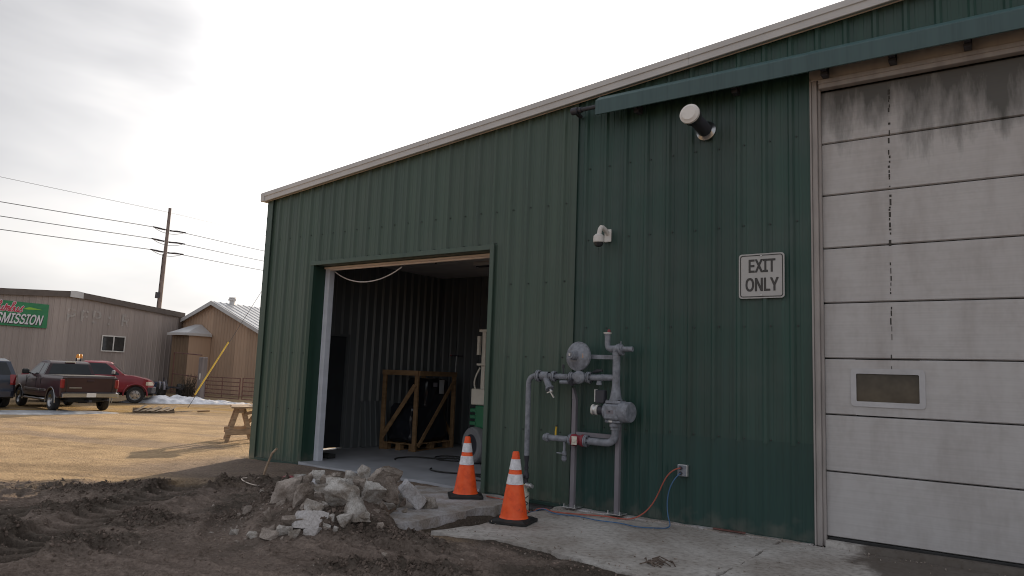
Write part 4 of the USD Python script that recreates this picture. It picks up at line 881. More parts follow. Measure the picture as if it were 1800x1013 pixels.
def free(x, y): return (poly_sd(x, y, APRON) > .03) & (poly_sd(x, y, SLAB) > .03) & (y < -.2)
def churny(x, y): return free(x, y) & (churn_mask(x, y) > rg.random(len(x)))
def near_berm(n):
    out = []
    for _ in range(n):
        pts, amp, wd = BERM[rg.integers(len(BERM))]; k = rg.integers(len(pts)-1); a, b = np.array(pts[k]), np.array(pts[k+1]); out.append(a+(b-a)*rg.random()+rg.normal(size=2)*wd*.65)
    return np.array(out).T
def rect(x0, x1, y0, y1): return lambda n: (rg.uniform(x0, x1, n), rg.uniform(y0, y1, n))
def round_pile(n): p = PILE_C+rg.normal(size=(n, 2))*[.50, .60]; return p[:, 0], p[:, 1]
single('dirt_clod', scatter(9000, near_berm, .005, .028, lambda x, y: free(x, y) & (np.min([seg_dist(x, y, t[0])[0]-t[1] for t in TRACKS[:2]], axis=0) > 0)), clod_look, 'dark crumbly clods of turned soil along the ridges', 'soil', kind='stuff', smooth=False)
single('loose_soil', scatter(9000, rect(.5, 9.5, -7.2, -.5), .004, .018, churny), soil_look, 'loose brown crumbs of earth strewn over the churned dirt', 'soil', kind='stuff', smooth=False)
single('rubble_crumb', scatter(700, round_pile, .006, .032, free), rubble_brown, 'small crumbs of broken concrete scattered through the pile', 'rubble', kind='stuff', smooth=False)
single('gravel', scatter(260, rect(1.5, 9., -5.5, -.2), .006, .022, free), rubble_brown, 'pale pebbles scattered on the dirt', 'gravel', kind='stuff', smooth=False)
def on_apron(x, y): return (poly_sd(x, y, APRON) < -.03) & (rg.random(len(x)) < np.maximum(np.exp(-(y+.05)**2/.02), np.exp(poly_sd(x, y, APRON)/.10))+.04)
gv = scatter(420, rect(6.8, 12.2, -2.6, -.06), .004, .014, on_apron); gv.vertices[:, 2] += .098
single('apron_grit', gv, rubble_brown, 'grit and pebbles gathered on the apron along the wall foot', 'gravel', kind='stuff', smooth=False)
tl_ = MB()
for i in range(16):
    a = rg.random()*3.14; c = np.array([9.12, -2.02])+rg.normal(size=2)*.07; d = np.array([math.cos(a), math.sin(a)])*rg.uniform(.04, .10)
    tl_.add(tube([(c[0]-d[0], c[1]-d[1], .004), (c[0], c[1], .02+.012*rg.random()), (c[0]+d[0], c[1]+d[1], .004)], .006, 5))
single('dead_twigs', tl_, clod_look, 'little heap of dead twigs and mud on the concrete apron', 'debris', smooth=False)

# ------------------------------------------------------------------ traffic cones
cone = thing('traffic_cone', 'orange traffic cone with two white bands and a scuffed front, on the apron', 'cone', (7.05, -1.42, .0), .25, 'orange traffic cones')
CH = .80
rr = lambda z: .163-(.163-.036)*(z-.045)/(CH-.045)
part(cone, 'base', MB().add(prism([(x, y) for x, y in rounded_rect(.46, .46, .05)], 'z', .004, .030)).add(hull([(sx_*.205, sy_*.205, .03) for sx_ in (-1, 1) for sy_ in (-1, 1)]+[(sx_*.17, sy_*.17, .052) for sx_ in (-1, 1) for sy_ in (-1, 1)])), black_rubber)
part(cone, 'body', lathe([(.175, .045), (.168, .06)]+[(rr(z), z) for z in np.linspace(.075, CH-.012, 12)]+[(rr(CH)-.004, CH), (rr(CH)-.012, CH-.003), (rr(CH)-.014, CH-.10)], (0, 0, 0), (0, 0, 1), 40), cone_orange, 40)
for z0, z1 in ((.43, .545), (.595, .715)): part(cone, 'reflective_band', lathe([(rr(z0)+.0005, z0), (rr(z0)+.0028, z0+.001), (rr(z1)+.0028, z1-.001), (rr(z1)+.0005, z1)], (0, 0, 0), (0, 0, 1), 40), cone_white, 40)
copy_of(cone, 'orange traffic cone with two white bands standing by the open doorway', (5.70, -.66, .036), .75)

# ------------------------------------------------------------------ small things on the ground
single('stake', tube([(2.27, -1.40, gz(2.27, -1.4)-.05), (2.33, -1.39, .12), (2.43, -1.37, .36), (2.50, -1.34, .44)], .017, 8), wood, 'grey stick standing slanted in the dirt near the building corner', 'stick')
def hose(name, pts, r, mat, label, cat='hose', n=10, sides=8): return single(name, tube(smooth_path(pts, n), r, sides), mat, label, cat)
orange_hose = M('orange_hose', (.36, .085, .055), .5); blue_hose = M('blue_hose', (.05, .12, .24), .45)
hose('extension_cord', [(8.525, -.095, .655), (8.42, -.13, .60), (8.30, -.15, .40), (8.16, -.20, .14), (8.00, -.28, .022), (7.75, -.36, .014), (7.5, -.44, .014), (7.2, -.56, .014), (7.05, -.58, .014), (6.9, -.5, .014), (6.72, -.46, -.02), (6.6, -.4, -.08), (6.45, -.42, -.02), (6.2, -.5, .05), (5.9, -.45, .05)], .008, orange_hose, 'orange extension cord drooping from the outlet across the apron', 'cord')
hose('air_hose', [(8.525, -.095, .595), (8.46, -.15, .50), (8.40, -.17, .30), (8.43, -.22, .10), (8.52, -.40, .014), (8.42, -.58, .013), (8.25, -.66, .013), (8.0, -.62, .013), (7.75, -.66, .013), (7.4, -.62, .013), (7.1, -.66, .013), (6.85, -.52, .013), (6.66, -.44, -.06), (6.5, -.36, -.07), (6.36, -.38, .045), (6.1, -.30, .05)], .007, blue_hose, 'thin blue hose hanging from the outlet and lying along the apron')
single('scrap_strip', box((8.95, -.17, .02), (9.32, -.12, .035), .004), rust_tube, 'dark rusty strip of metal lying along the wall foot', 'scrap')
for x, z in ((6.45, 0),): pass
hose('red_rag', [(3.05, -1.75, gz(3.05, -1.75)+.01), (3.2, -1.7, gz(3.2, -1.7)+.03), (3.35, -1.72, gz(3.35, -1.72)+.03), (3.5, -1.62, gz(3.5, -1.62)+.02)], .03, red_paint, 'red strap lying on the dirt behind the rubble pile', 'strap')
hose('loop_of_wire', [(2.9, -1.9, gz(2.9, -1.9)+.015), (2.78, -1.95, gz(2.78, -1.95)+.015), (2.72, -2.05, gz(2.72, -2.05)+.015), (2.85, -2.12, gz(2.85, -2.12)+.015), (3.05, -2.05, gz(3.05, -2.05)+.015)], .007, cream_wood, 'pale loop of cord lying on the dirt left of the pile', 'cord')

# ------------------------------------------------------------------ inside the bay
cr_ = thing('machine_crate', 'open wooden crate frame on a pallet around a black wrapped machine', 'crate', (.97, 3.45, FZ), math.radians(7))
CW, CD, CHt = .42, .70, 1.66     # half width, half depth, height
for z in (.0,):
    for x in (-.34, 0, .34):
        for y in (-.62, 0, .62): part(cr_, 'pallet_block', box((x-.06, y-.07, .02), (x+.06, y+.07, .13), .003), crate_wood)
    for x in (-.34, 0, .34): part(cr_, 'pallet_runner', box((x-.06, -CD, .0), (x+.06, CD, .019)), crate_wood)
    for k in range(7): part(cr_, 'deck_board', box((-CW, -CD+k*.215, .131), (CW, -CD+k*.232+.10, .152), .002), crate_wood)
for sx_ in (-1, 1):
    for sy_ in (-1, 1): part(cr_, 'post', box((sx_*CW-.045, sy_*CD-.025, .0), (sx_*CW+.045, sy_*CD+.025, CHt), .003), crate_wood)
for sy_ in (-1, 1): part(cr_, 'top_rail', box((-CW-.046, sy_*(CD+.038)-.012, CHt-.10), (CW+.046, sy_*(CD+.038)+.012, CHt+.002), .002), crate_wood)
for sx_ in (-1, 1): part(cr_, 'top_rail', box((sx_*(CW+.058)-.012, -CD, CHt-.10), (sx_*(CW+.058)+.012, CD, CHt), .002), crate_wood)
part(cr_, 'brace', bar((-CW+.02, -CD-.04, .24), (CW-.02, -CD-.04, 1.36), .09, .024, .002, up=(0, 1, 0)), crate_wood)
part(cr_, 'brace', bar((-CW+.02, CD+.04, 1.36), (CW-.02, CD+.04, .24), .09, .024, .002, up=(0, 1, 0)), crate_wood)
part(cr_, 'brace', bar((CW+.06, -CD+.06, .10), (CW+.06, CD-.04, 1.52), .08, .024, .002, up=(1, 0, 0)), crate_wood)
part(cr_, 'brace', bar((-CW-.06, -CD+.06, .30), (-CW-.06, CD-.04, 1.45), .08, .024, .002, up=(1, 0, 0)), crate_wood)
mw = to_man(box((-.34, -.64, .155), (.34, .64, .95), .08)).refine_to_length(.06)+to_man(box((-.22, -.2, .7), (.34, .62, 1.5), .06)).refine_to_length(.06)
mw = man(mw); v = np.array(mw.vertices); mw.merge_vertices(); v = np.array(mw.vertices); v += np.array(mw.vertex_normals)*((meshkit.fbm(v*5, 3, 3)-.5)*.09)[:, None]
part(cr_, 'wrapped_machine', trimesh.Trimesh(v, mw.faces, process=False), black_wrap, 60)
part(cr_, 'paper_label', box((.381, .18, 1.18), (.385, .36, 1.48)), paper); part(cr_, 'paper_label', box((.381, -.05, 1.33), (.385, .10, 1.42)), post_paint)
# mast lift / trencher seen past the doorway edge
lf = thing('mast_machine', 'machine with pale upright mast, white box, green body and big grey wheel in the bay', 'machine', (3.42, 2.55, FZ))
part(lf, 'mast', MB().box((-.045, -.03, 1.15), (.045, .03, 2.45), .006).box((.12, -.03, 1.15), (.21, .03, 2.45), .006), cream_paint)
part(lf, 'mast_head', MB().box((-.10, -.06, 2.44), (.30, .06, 2.49), .006), cream_paint)
part(lf, 'carriage', MB().box((-.12, -.075, 1.80), (.30, -.032, 1.84), .004).box((-.11, -.10, 2.0), (-.05, -.04, 2.36), .005), cream_paint)
part(lf, 'control_box', MB().box((-.16, -.16, 1.06), (.26, .12, 1.36), .015), cream_paint)
part(lf, 'cable', tube(smooth_path([(-.13, -.05, 1.33), (-.16, -.06, 1.52), (-.09, -.06, 1.68), (-.05, -.05, 1.76)], 6), .016, 8), cream_paint)
green_m = M('machine_green', (.02, .16, .075), .4)
part(lf, 'body', MB().box((-.02, -.20, .62), (.6, .25, 1.05), .02).box((-.12, -.05, .655), (.3, .05, .69), .004).box((-.10, -.03, .75), (-.03, .03, 1.0), .005), green_m)
for z in (.72, .84, .96): part(lf, 'valve_block', MB().box((-.13, -.21, z-.035), (.02, -.10, z+.035), .01), green_m)
part(lf, 'frame', MB().box((-.05, -.06, .20), (.9, .06, .32), .01).box((-.05, -.05, .30), (.05, .05, .64), .01), dark_iron)
wh = part(lf, 'tyre', lathe([(.20, -.09), (.30, -.10), (.325, -.07), (.335, 0), (.325, .07), (.30, .10), (.20, .09)], (.10, -.30, .335), (0.35, 1, 0), 32), M('grey_tyre', (.23, .23, .24), .8))
part(wh, 'rim', lathe([(0, -.04), (.12, -.05), (.20, -.085), (.205, .085), (.12, .05), (0, .04)], (.10, -.30, .335), (0.35, 1, 0), 24), dark_iron)
hose('power_cable', [(2.30, 1.45, FZ+.014), (2.12, 1.75, FZ+.014), (2.2, 2.05, FZ+.014), (2.6, 2.2, FZ+.014), (2.9, 2.5, FZ+.014), (3.2, 2.35, FZ+.014), (2.9, 2.1, FZ+.014), (2.5, 2.45, FZ+.03), (2.75, 2.65, FZ+.03), (3.3, 2.2, FZ+.02), (3.5, 1.9, FZ+.014), (4.3, 1.1, FZ+.014), (5.0, .8, FZ+.014)], .014, black_rubber, 'black cable lying in loose loops on the bay floor', 'cable')
hose('power_cable', [(3.55, 1.05, FZ+.014), (3.75, .85, FZ+.014), (4.1, .85, FZ+.014), (4.5, 1.05, FZ+.014), (5.0, 1.2, FZ+.014), (5.3, 1.1, FZ+.014)], .014, black_rubber, 'short black cable on the bay floor nearest the sill', 'cable')
hose('power_cable', [(4.6, .62, FZ+.014), (4.75, .5, FZ+.014), (5.0, .52, FZ+.014), (5.3, .62, FZ+.014)], .014, black_rubber, 'black cable end on the floor behind the far cone', 'cable')
hose('hanging_cord', [(1.58, .35, 3.46), (1.95, .35, 3.30), (2.42, .35, 3.235), (2.9, .35, 3.30), (3.28, .35, 3.45)], .010, white_plastic, 'white cord sagging below the doorway header', 'cord')
for k in range(3):
    y0 = 2.45+.30*k
    m = rib_sheet(0, .30, 0, .98, pitch=.15, amp=.018, minor=0); m = place(m, math.pi/2); m.apply_transform(trimesh.transformations.rotation_matrix(-.11-.01*k, (0, 1, 0))); m.apply_translation((.285+.012*k, y0, FZ+.004))
    single('leaning_sheet', m, liner, ['short ribbed sheet leaning on the bay wall nearest the side door', 'middle short ribbed sheet leaning on the bay wall', 'short ribbed sheet leaning on the bay wall nearest the crate'][k], 'sheet metal', smooth=False)
th = thing('pole_tool', 'thin upright tool with short red-tipped crossbar at the back wall', 'tool', (.72, 4.80, FZ))
part(th, 'shaft', cyl((0, 0, .0), (.03, .1, 2.05), .012, n=8), steel); part(th, 'crossbar', cyl((-.12, .1, 2.06), (.22, .1, 2.05), .012, n=8), dark_iron); part(th, 'tip', cyl((-.17, .1, 2.062), (-.12, .1, 2.06), .016, n=8), red_paint)
single('floor_block', box((1.05, .62, FZ), (1.40, .80, FZ+.075), .005), black_rubber, 'low black block on the floor behind the white door post', 'block')

# ------------------------------------------------------------------ sawhorse beyond the corner
sh = thing('sawhorse', 'wooden sawhorse standing in the sun behind the building corner', 'sawhorse', (-2.42, 1.36, 0), math.atan2(.85, .52))
# local x = across, y = away
for y in (.05, .92):
    part(sh, 'leg', bar((-.27, y, -.01), (-.07, y, .73), .085, .038, .003, up=(0, 1, 0)), wood)
    part(sh, 'leg', bar((.27, y, -.01), (.05, y, .73), .085, .038, .003, up=(0, 1, 0)), wood)
    part(sh, 'stretcher', bar((-.31, y-.045, .215), (.30, y-.045, .235), .125, .035, .003, up=(0, 1, 0)), wood)
part(sh, 'beam', box((-.05, -.05, .64), (.05, 1.05, .735), .004), wood)
part(sh, 'top_board', box((-.22, -.12, .745), (.52, .20, .785), .004), wood); part(sh, 'top_board', box((-.20, .24, .745), (.50, .56, .783), .004), wood); part(sh, 'top_board', box((-.22, .60, .745), (.52, .95, .786), .004), wood)
part(sh, 'brace', bar((.08, .02, .62), (.50, .0, .74), .07, .03, .003, up=(0, 1, 0)), wood); part(sh, 'brace', bar((.12, .5, .30), (.42, .5, .735), .08, .03, .003, up=(0, 1, 0)), wood)
gx2 = np.linspace(.20, .56, 14); gy2 = np.linspace(.0, .9, 24); A, B = np.meshgrid(gx2, gy2, indexing='ij')
zz = .80-np.maximum(0, A-.30)**1.0*2.1+.05*fb(A.ravel()*3, B.ravel()*3, .5, 3, 2).reshape(A.shape)
vv = np.stack([A+.03*fb(A.ravel()*2, B.ravel()*4, .4, 3, 6).reshape(A.shape), B, zz], -1).reshape(-1, 3); ii = np.arange(len(vv)).reshape(A.shape)
ff = np.stack([ii[:-1, :-1], ii[1:, :-1], ii[1:, 1:], ii[:-1, 1:]], -1).reshape(-1, 4)
film = trimesh.Trimesh(vv, np.vstack([ff[:, :3], ff[:, [0, 2, 3]]]), process=False); a_ = math.atan2(.85, .52)
single('plastic_sheeting', place(film, a_, (-2.42, 1.36, 0)), clear_sheet, 'crumpled clear plastic sheeting draped over the sawhorse', 'plastic sheet', smooth=True)

# ------------------------------------------------------------------ parked vehicles
def to_world(m, loc, h):   # local x forward along heading h (radians from +x)
    return place(m, h, loc)
def xs_(pts): return pts
def body_solid(profile, width_yz, plan):
    """side profile (x, z) x cross-section (y, z) x plan (x, y)"""
    a = to_man(prism(profile, 'y', -1.6, 1.6)); b = to_man(prism(width_yz, 'x', -5, 5)); c = to_man(prism(plan, 'z', -1, 4))
    return a ^ b ^ c
def wheel(parent, x, y, r, out, rimmat, w=.24):
    s = 1 if out > 0 else -1
    t = part(parent, 'tyre', lathe([(r*.60, -w/2), (r*.90, -w/2-.005), (r*.985, -w*.36), (r, -w*.2), (r, w*.2), (r*.985, w*.36), (r*.90, w/2+.005), (r*.60, w/2)], (x, y, r), (0, 1, 0), 28), tyre_look)
    yo = y+s*w*.5
    m = MB().add(lathe([(0, -.05*1), (r*.18, -.05), (r*.20, -.02), (r*.22, -.05), (r*.50, -.055), (r*.56, -.01), (r*.61, .004), (r*.62, -.02), (r*.60, -.15)], (x, yo, r), (0, s, 0), 28))
    part(t, 'rim', m, rimmat)
    hb = MB()
    for k in range(5):
        a = k*2*math.pi/5+.3; d = np.array([math.cos(a), 0, math.sin(a)]); hb.add(cyl(np.array([x, yo-s*.052, r])+d*r*.37, np.array([x, yo-s*.044, r])+d*r*.37, r*.085, n=10))
    part(t, 'rim_opening', hb, dark_iron)
def mirror_y(pts): return [(-y, z) for y, z in pts]
def quad_panel(solid, poly, axis, a0, a1, grow):
    """patch of the body's own surface inside an outline, set proud by 'grow' (scale about the middle)"""
    m = solid.scale(grow) if not np.isscalar(grow) else solid
    return man(m ^ to_man(prism(poly, axis, a0, a1)))
def pickup(name, label, loc, head, paint, ext=True, ram=False):
    t = thing(name, label, 'pickup truck', loc, head, None, scale=.89)
    RX, FX = -1.82, (1.83 if ext else 1.75)
    fz = 1.17 if not ram else 1.10
    fx_ = -.30 if ram else 0.0
    low = [(-2.78, .60), (-2.80, 1.24), (-2.74, 1.285), (-.62, 1.30), (1.28, 1.27), (1.6, 1.25), (2.35+fx_, fz+.05), (2.62+fx_, fz-.04), (2.76+fx_, .92), (2.76+fx_, .62), (2.66+fx_, .50), (-2.60, .50)]
    wyz = [(-.93, .40), (-.99, .62), (-1.0, .90), (-.985, 1.12), (-.93, 1.27), (-.90, 1.34), (.90, 1.34), (.93, 1.27), (.985, 1.12), (1.0, .90), (.99, .62), (.93, .40)]
    plan = [(-2.82, -.93), (-2.7, -1.01), (1.9, -1.01), (2.55+fx_, -.93), (2.80+fx_, -.62), (2.80+fx_, .62), (2.55+fx_, .93), (1.9, 1.01), (-2.7, 1.01), (-2.82, .93)]
    b = body_solid(low, wyz, plan)
    for ax in (RX, FX):
        for s in (-1, 1): b = b - to_man(prism([(ax+.47*math.cos(a), .38+.47*math.sin(a)) for a in np.linspace(0, 2*math.pi, 29)[:-1]], 'y', min(s*.62, s*1.3), max(s*.62, s*1.3)))
    if not ram: b = b - to_man(box((-2.70, -.80, .75), (-.70, .80, 1.5)))
    part(t, 'body', man(b), paint, 32)
    x0 = -.68 if ext else -.62
    cabp = [(x0, 1.26), (x0+.10, 1.74), (x0+.22, 1.82), (x0+.5, 1.85), (.30, 1.85), (.52, 1.80), (1.30, 1.25)]
    if not ext: cabp = [(-.62, 1.24), (-.56, 1.82), (-.45, 1.90), (.35, 1.91), (.58, 1.86), (1.30, 1.23)]
    cyz = [(-.95, 1.2), (-.90, 1.32), (-.71, 1.76), (-.64, 1.85), (-.5, 1.92), (.5, 1.92), (.64, 1.85), (.71, 1.76), (.90, 1.32), (.95, 1.2)]
    cplan = [(-.9, -.80), (-.6, -.97), (1.0, -.97), (1.4, -.7), (1.4, .7), (1.0, .97), (-.6, .97), (-.9, .80)]
    c = body_solid(cabp, cyz, cplan); part(t, 'cab', man(c), paint, 32)
    big = c.translate((-.3, 0, -1.5)).scale((1.006, 1.008, 1.01)).translate((.3, 0, 1.5))
    wins = [[(-.02, 1.32), (.02, 1.74), (.34, 1.75), (.95, 1.36), (.95, 1.32)], [(-.58, 1.33), (-.50, 1.72), (-.08, 1.74), (-.12, 1.33)]] if ext else [[(-.30, 1.28), (-.26, 1.80), (.42, 1.80), (1.00, 1.34), (1.00, 1.28)]]
    for s in (-1, 1):
        for w in wins: part(t, 'side_window', man(big ^ to_man(prism(w, 'y', min(s*.68, s*1.2), max(s*.68, s*1.2)))), glass_dark, 30)
    part(t, 'rear_window', man(big ^ to_man(prism([(-.76, 1.34), (.76, 1.34), (.61, 1.74), (-.61, 1.74)], 'x', -1.2, x0+.14))), glass_dark, 30)
    part(t, 'windscreen', man(big ^ to_man(prism([(-.78, 1.32), (.78, 1.32), (.62, 1.78), (-.62, 1.78)], 'x', .48, 2.0))), glass_dark, 30)
    for s in (-1, 1):
        for ax in (RX, FX): wheel(t, ax, s*.86, .385, s, chrome)
    part(t, 'rear_bumper', MB().add(hull([(x, y, z) for y in (-.96, .96) for x, z in ((-2.84, .52), (-2.84, .70), (-2.98, .54), (-2.98, .66))]+[(x, y, z) for y in (-.90, .90) for x, z in ((-3.0, .55), (-3.0, .68), (-2.86, .73))])), chrome if not ram else dark_iron)
    part(t, 'front_bumper', MB().add(hull([(x+fx_, y, z) for y in (-.97, .97) for x, z in ((2.55, .46), (2.55, .74), (2.72, .48), (2.72, .74))]+[(x+fx_, y, z) for y in (-.75, .75) for x, z in ((2.86, .48), (2.86, .72))])), dark_iron)
    part(t, 'underbody', box((-2.6, -.62, .36), (2.5, .62, .55), .03), black_rubber)
    part(t, 'exhaust', cyl((-2.5, -.55, .42), (-2.95, -.62, .44), .035, n=10), dark_iron); part(t, 'axle', box((-2.3, -.2, .30), (-1.9, .2, .5), .05), dark_iron); part(t, 'tow_hitch', box((-2.98, -.05, .36), (-2.6, .05, .44)), dark_iron)
    for s in (-1, 1):
        part(t, 'headlight', man(b ^ to_man(box((2.45+fx_, min(s*.60, s*.98), fz-.27), (2.82+fx_, max(s*.60, s*.98), fz-.10), .02)).translate((0, 0, 0))).apply_scale((1.004, 1.004, 1.0)), headlamp)
        part(t, 'tail_light', box((-2.825, -.995 if s < 0 else .86, .86), (-2.70, -.86 if s < 0 else .995, 1.20), .03), tail_red)
        mrr = part(t, 'mirror', MB().box((.72, s*1.0, 1.30), (.86, s*1.24, 1.50), .04).bar((.80, s*.92, 1.32), (.80, s*1.05, 1.36), .06, .05), black_plastic if not ram else chrome)
    if not ram:
        for s in (-1, 1):
            part(t, 'step_bar', tube(pipe_path([(1.15, s*.93, .40), (1.0, s*1.02, .40), (-.95, s*1.02, .40), (-1.1, s*.93, .40)], .1), .04, 10), chrome)
            part(t, 'side_moulding', MB().box((-.60, s*1.005-.012, .70), (1.18, s*1.005+.012, .78), .008).box((-1.28, s*1.003-.012, .70), (-.66, s*1.003+.012, .78), .008), chrome)
            for ax in (RX, FX): part(t, 'arch_trim', tube([(ax+.485*math.cos(a), s*.985, .385+.485*math.sin(a)) for a in np.linspace(-.15, math.pi+.15, 18)], .022, 6), chrome)
            part(t, 'door_handle', box((.05 if True else 0, s*.985-.01, 1.05), (.22, s*.985+.02, 1.09), .01), black_plastic)
            for xx in (-.62, -.10, 1.02): part(t, 'door_seam', box((xx-.006, s*.985, .66), (xx+.006, s*1.004, 1.25)), black_plastic)
        part(t, 'tonneau_cover', box((-2.74, -.90, 1.27), (-.64, .90, 1.325), .02), M('tonneau_vinyl', (.10, .09, .085), .55))
        part(t, 'tailgate_seam', MB().box((-2.808, -.79, 1.255), (-2.79, .79, 1.262)).box((-2.808, -.79, .70), (-2.79, .79, .708)).box((-2.808, -.795, .70), (-2.79, -.785, 1.26)).box((-2.808, .785, .70), (-2.79, .795, 1.26)), black_plastic)
        part(t, 'tailgate_handle', box((-2.825, -.12, 1.10), (-2.80, .12, 1.17), .01), maroon)
        part(t, 'badge', box((-2.815, .28, .86), (-2.795, .70, .90), .004), chrome)
        part(t, 'cab_lamp', MB().box((x0+.10, -.18, 1.785), (x0+.20, .18, 1.83), .01), headlamp)
        part(t, 'licence_plate', box((-3.012, -.16, .55), (-2.995, .16, .70), .004), white_plastic)
    return t
H1 = math.atan2(.31, -3.51)
pickup('pickup_truck', 'dark maroon extended cab pickup seen from its tailgate, chrome rear bumper', (-14.44+1.82*.89*math.cos(H1)-.90*.89*math.sin(-H1)*-1+.05, 2.49+1.82*.89*math.sin(H1)+.90*.89, -.01), H1, maroon, True)
H2 = math.atan2(.866, .50)
rd = pickup('pickup_truck', 'red regular cab pickup with amber beacons behind its cab, parked beyond the maroon one', (-18.43-.89*(1.75*math.cos(H2)+.98*math.sin(H2)), 7.24-.89*(1.75*math.sin(H2)-.98*math.cos(H2)), -.01), H2, crimson, False, True)
part(rd, 'beacon_bar', MB().bar((-.78, -.75, 1.30), (-.78, -.75, 1.98), .06, .05).bar((-.78, .75, 1.30), (-.78, .75, 1.98), .06, .05).bar((-.78, -.78, 1.96), (-.78, .78, 1.96), .05, .05).bar((-.78, .2, 1.98), (-.78, .2, 2.12), .04, .04), dark_iron)
for y in (-.30, .72): part(rd, 'beacon', MB().lathe([(0, 1.99), (.085, 1.99), (.085, 2.02), (.075, 2.12), (.05, 2.17), (0, 2.18)], (-.78, y, 0), (0, 0, 1), 16), amber)
part(rd, 'aerial', cyl((1.15, -.80, 1.24), (1.12, -.82, 2.0), .006, n=5), dark_iron)
for s in (-1, 1): part(rd, 'arch_trim', tube([(1.75+.50*math.cos(a), s*.985, .385+.50*math.sin(a)) for a in np.linspace(-.1, math.pi+.1, 18)], .035, 6), crimson)
part(rd, 'running_board', MB().box((-.9, -1.03, .42), (1.1, -.90, .47), .01), chrome)
# dark blue people carrier cut by the frame edge
sv = thing('minivan', 'dark blue minivan at the left edge of the view, tail towards the maroon pickup', 'van', (-18.35, 1.25, -.01), math.atan2(.05, -1.), scale=.92)
vp = [(-2.35, .45), (-2.42, .95), (-2.30, 1.25), (-2.08, 1.70), (-1.85, 1.80), (.4, 1.80), (.8, 1.70), (1.6, 1.15), (2.3, .95), (2.4, .5), (2.3, .35), (-2.2, .35)]
vyz = [(-.90, .30), (-.96, .6), (-.97, .95), (-.92, 1.12), (-.74, 1.70), (-.62, 1.80), (-.4, 1.84), (.4, 1.84), (.62, 1.80), (.74, 1.70), (.92, 1.12), (.97, .95), (.96, .6), (.90, .30)]
vpl = [(-2.5, -.70), (-2.3, -.90), (-1.8, -.98), (1.8, -.98), (2.4, -.75), (2.45, 0), (2.4, .75), (1.8, .98), (-1.8, .98), (-2.3, .90), (-2.5, .70)]
vb_ = body_solid(vp, vyz, vpl)
for ax in (-1.5, 1.5):
    for s in (-1, 1): vb_ = vb_ - to_man(prism([(ax+.40*math.cos(a), .33+.40*math.sin(a)) for a in np.linspace(0, 2*math.pi, 25)[:-1]], 'y', min(s*.62, s*1.3), max(s*.62, s*1.3)))
part(sv, 'body', man(vb_), navy, 32)
vbig = vb_.translate((0, 0, -1.)).scale((1.006, 1.008, 1.006)).translate((0, 0, 1.))
for s in (-1, 1):
    for w in ([(-1.95, 1.18), (-1.82, 1.62), (-1.0, 1.66), (-1.0, 1.16)], [(-.9, 1.16), (-.9, 1.66), (.1, 1.66), (.2, 1.14)], [(.3, 1.14), (.2, 1.66), (.6, 1.62), (1.2, 1.18)]):
        part(sv, 'side_window', man(vbig ^ to_man(prism(w, 'y', min(s*.6, s*1.2), max(s*.6, s*1.2)))), glass_dark, 30)
    part(sv, 'tail_light', man(vbig ^ to_man(box((-2.6, min(s*.70, s*1.1), .85), (-2.12, max(s*.70, s*1.1), 1.22), .02))), tail_red, 30)
    for ax in (-1.5, 1.5): wheel(sv, ax, s*.84, .335, s, chrome, .21)
part(sv, 'rear_window', man(vbig ^ to_man(prism([(-.74, 1.22), (.74, 1.22), (.60, 1.66), (-.60, 1.66)], 'x', -2.6, -1.98))), glass_dark, 30)
part(sv, 'rear_bumper', hull([(x, y, z) for y in (-.88, .88) for x, z in ((-2.35, .40), (-2.35, .66))]+[(x, y, z) for y in (-.72, .72) for x, z in ((-2.52, .42), (-2.52, .62))]), navy)

# ------------------------------------------------------------------ repair shop opposite
az = math.radians(-9.8); TD = np.array([math.sin(az), math.cos(az)]); TN = np.array([TD[1], -TD[0]])      # along the wall, and out of it
T0 = np.array([-29.562, 15.336])
def tw(m):   # local: x along the wall (0 = right corner, negative to the left), -y out of the wall
    v = np.array(m.vertices); w = np.empty_like(v)
    w[:, 0] = T0[0]+v[:, 0]*TD[0]-v[:, 1]*TN[0]; w[:, 1] = T0[1]+v[:, 0]*TD[1]-v[:, 1]*TN[1]; w[:, 2] = v[:, 2]
    return trimesh.Trimesh(w, m.faces, process=False)
tan_wall = sheet('tan_siding', (.34, .285, .26), (.29, .25, .23), rough=.5, con=.3)
brown_trim = M('brown_trim', (.085, .065, .055), .5)
SHW, PK = 13.2, -6.63
TT = lambda x: 5.10-.0745*abs(x-PK)
ts_ = thing('repair_shop', 'long low tan ribbed metal building with brown roof edge behind the parked trucks', 'building')
x = -SHW
while x < -.01:
    e = min(0, x+.9144); lo_ = x; 
    part(ts_, 'wall_panel', tw(rib_sheet(x, e, -.1, TT, amp=.022, minor=.004)), tan_wall, False); x = e
depth = 18.
part(ts_, 'side_wall', tw(box((-.06, .02, -.1), (-.02, depth, TT(0)))), tan_wall); part(ts_, 'side_wall', tw(box((-SHW+.02, .02, -.1), (-SHW+.06, depth, TT(-SHW)))), tan_wall)
part(ts_, 'back_wall', tw(box((-SHW, depth, -.1), (0, depth+.05, TT(0)))), tan_wall)
for a, b in ((-SHW-.15, PK), (PK, .15)):
    part(ts_, 'roof', tw(prism([(a, TT(a)+.02), (b, TT(b)+.02), (b, TT(b)+.06), (a, TT(a)+.06)], 'y', -.1, depth+.1)), brown_trim)
    part(ts_, 'roof_edge', tw(prism([(a, TT(a)-.20), (b, TT(b)-.20), (b, TT(b)+.10), (a, TT(a)+.10)], 'y', -.13, -.101)), brown_trim)
part(ts_, 'ridge_cap', tw(prism([(PK-.32, TT(PK)-.22), (PK+.38, TT(PK)-.24), (PK+.38, TT(PK)+.08), (PK, TT(PK)+.115), (PK-.32, TT(PK)+.09)], 'y', -.15, -.1305)), white_trim)
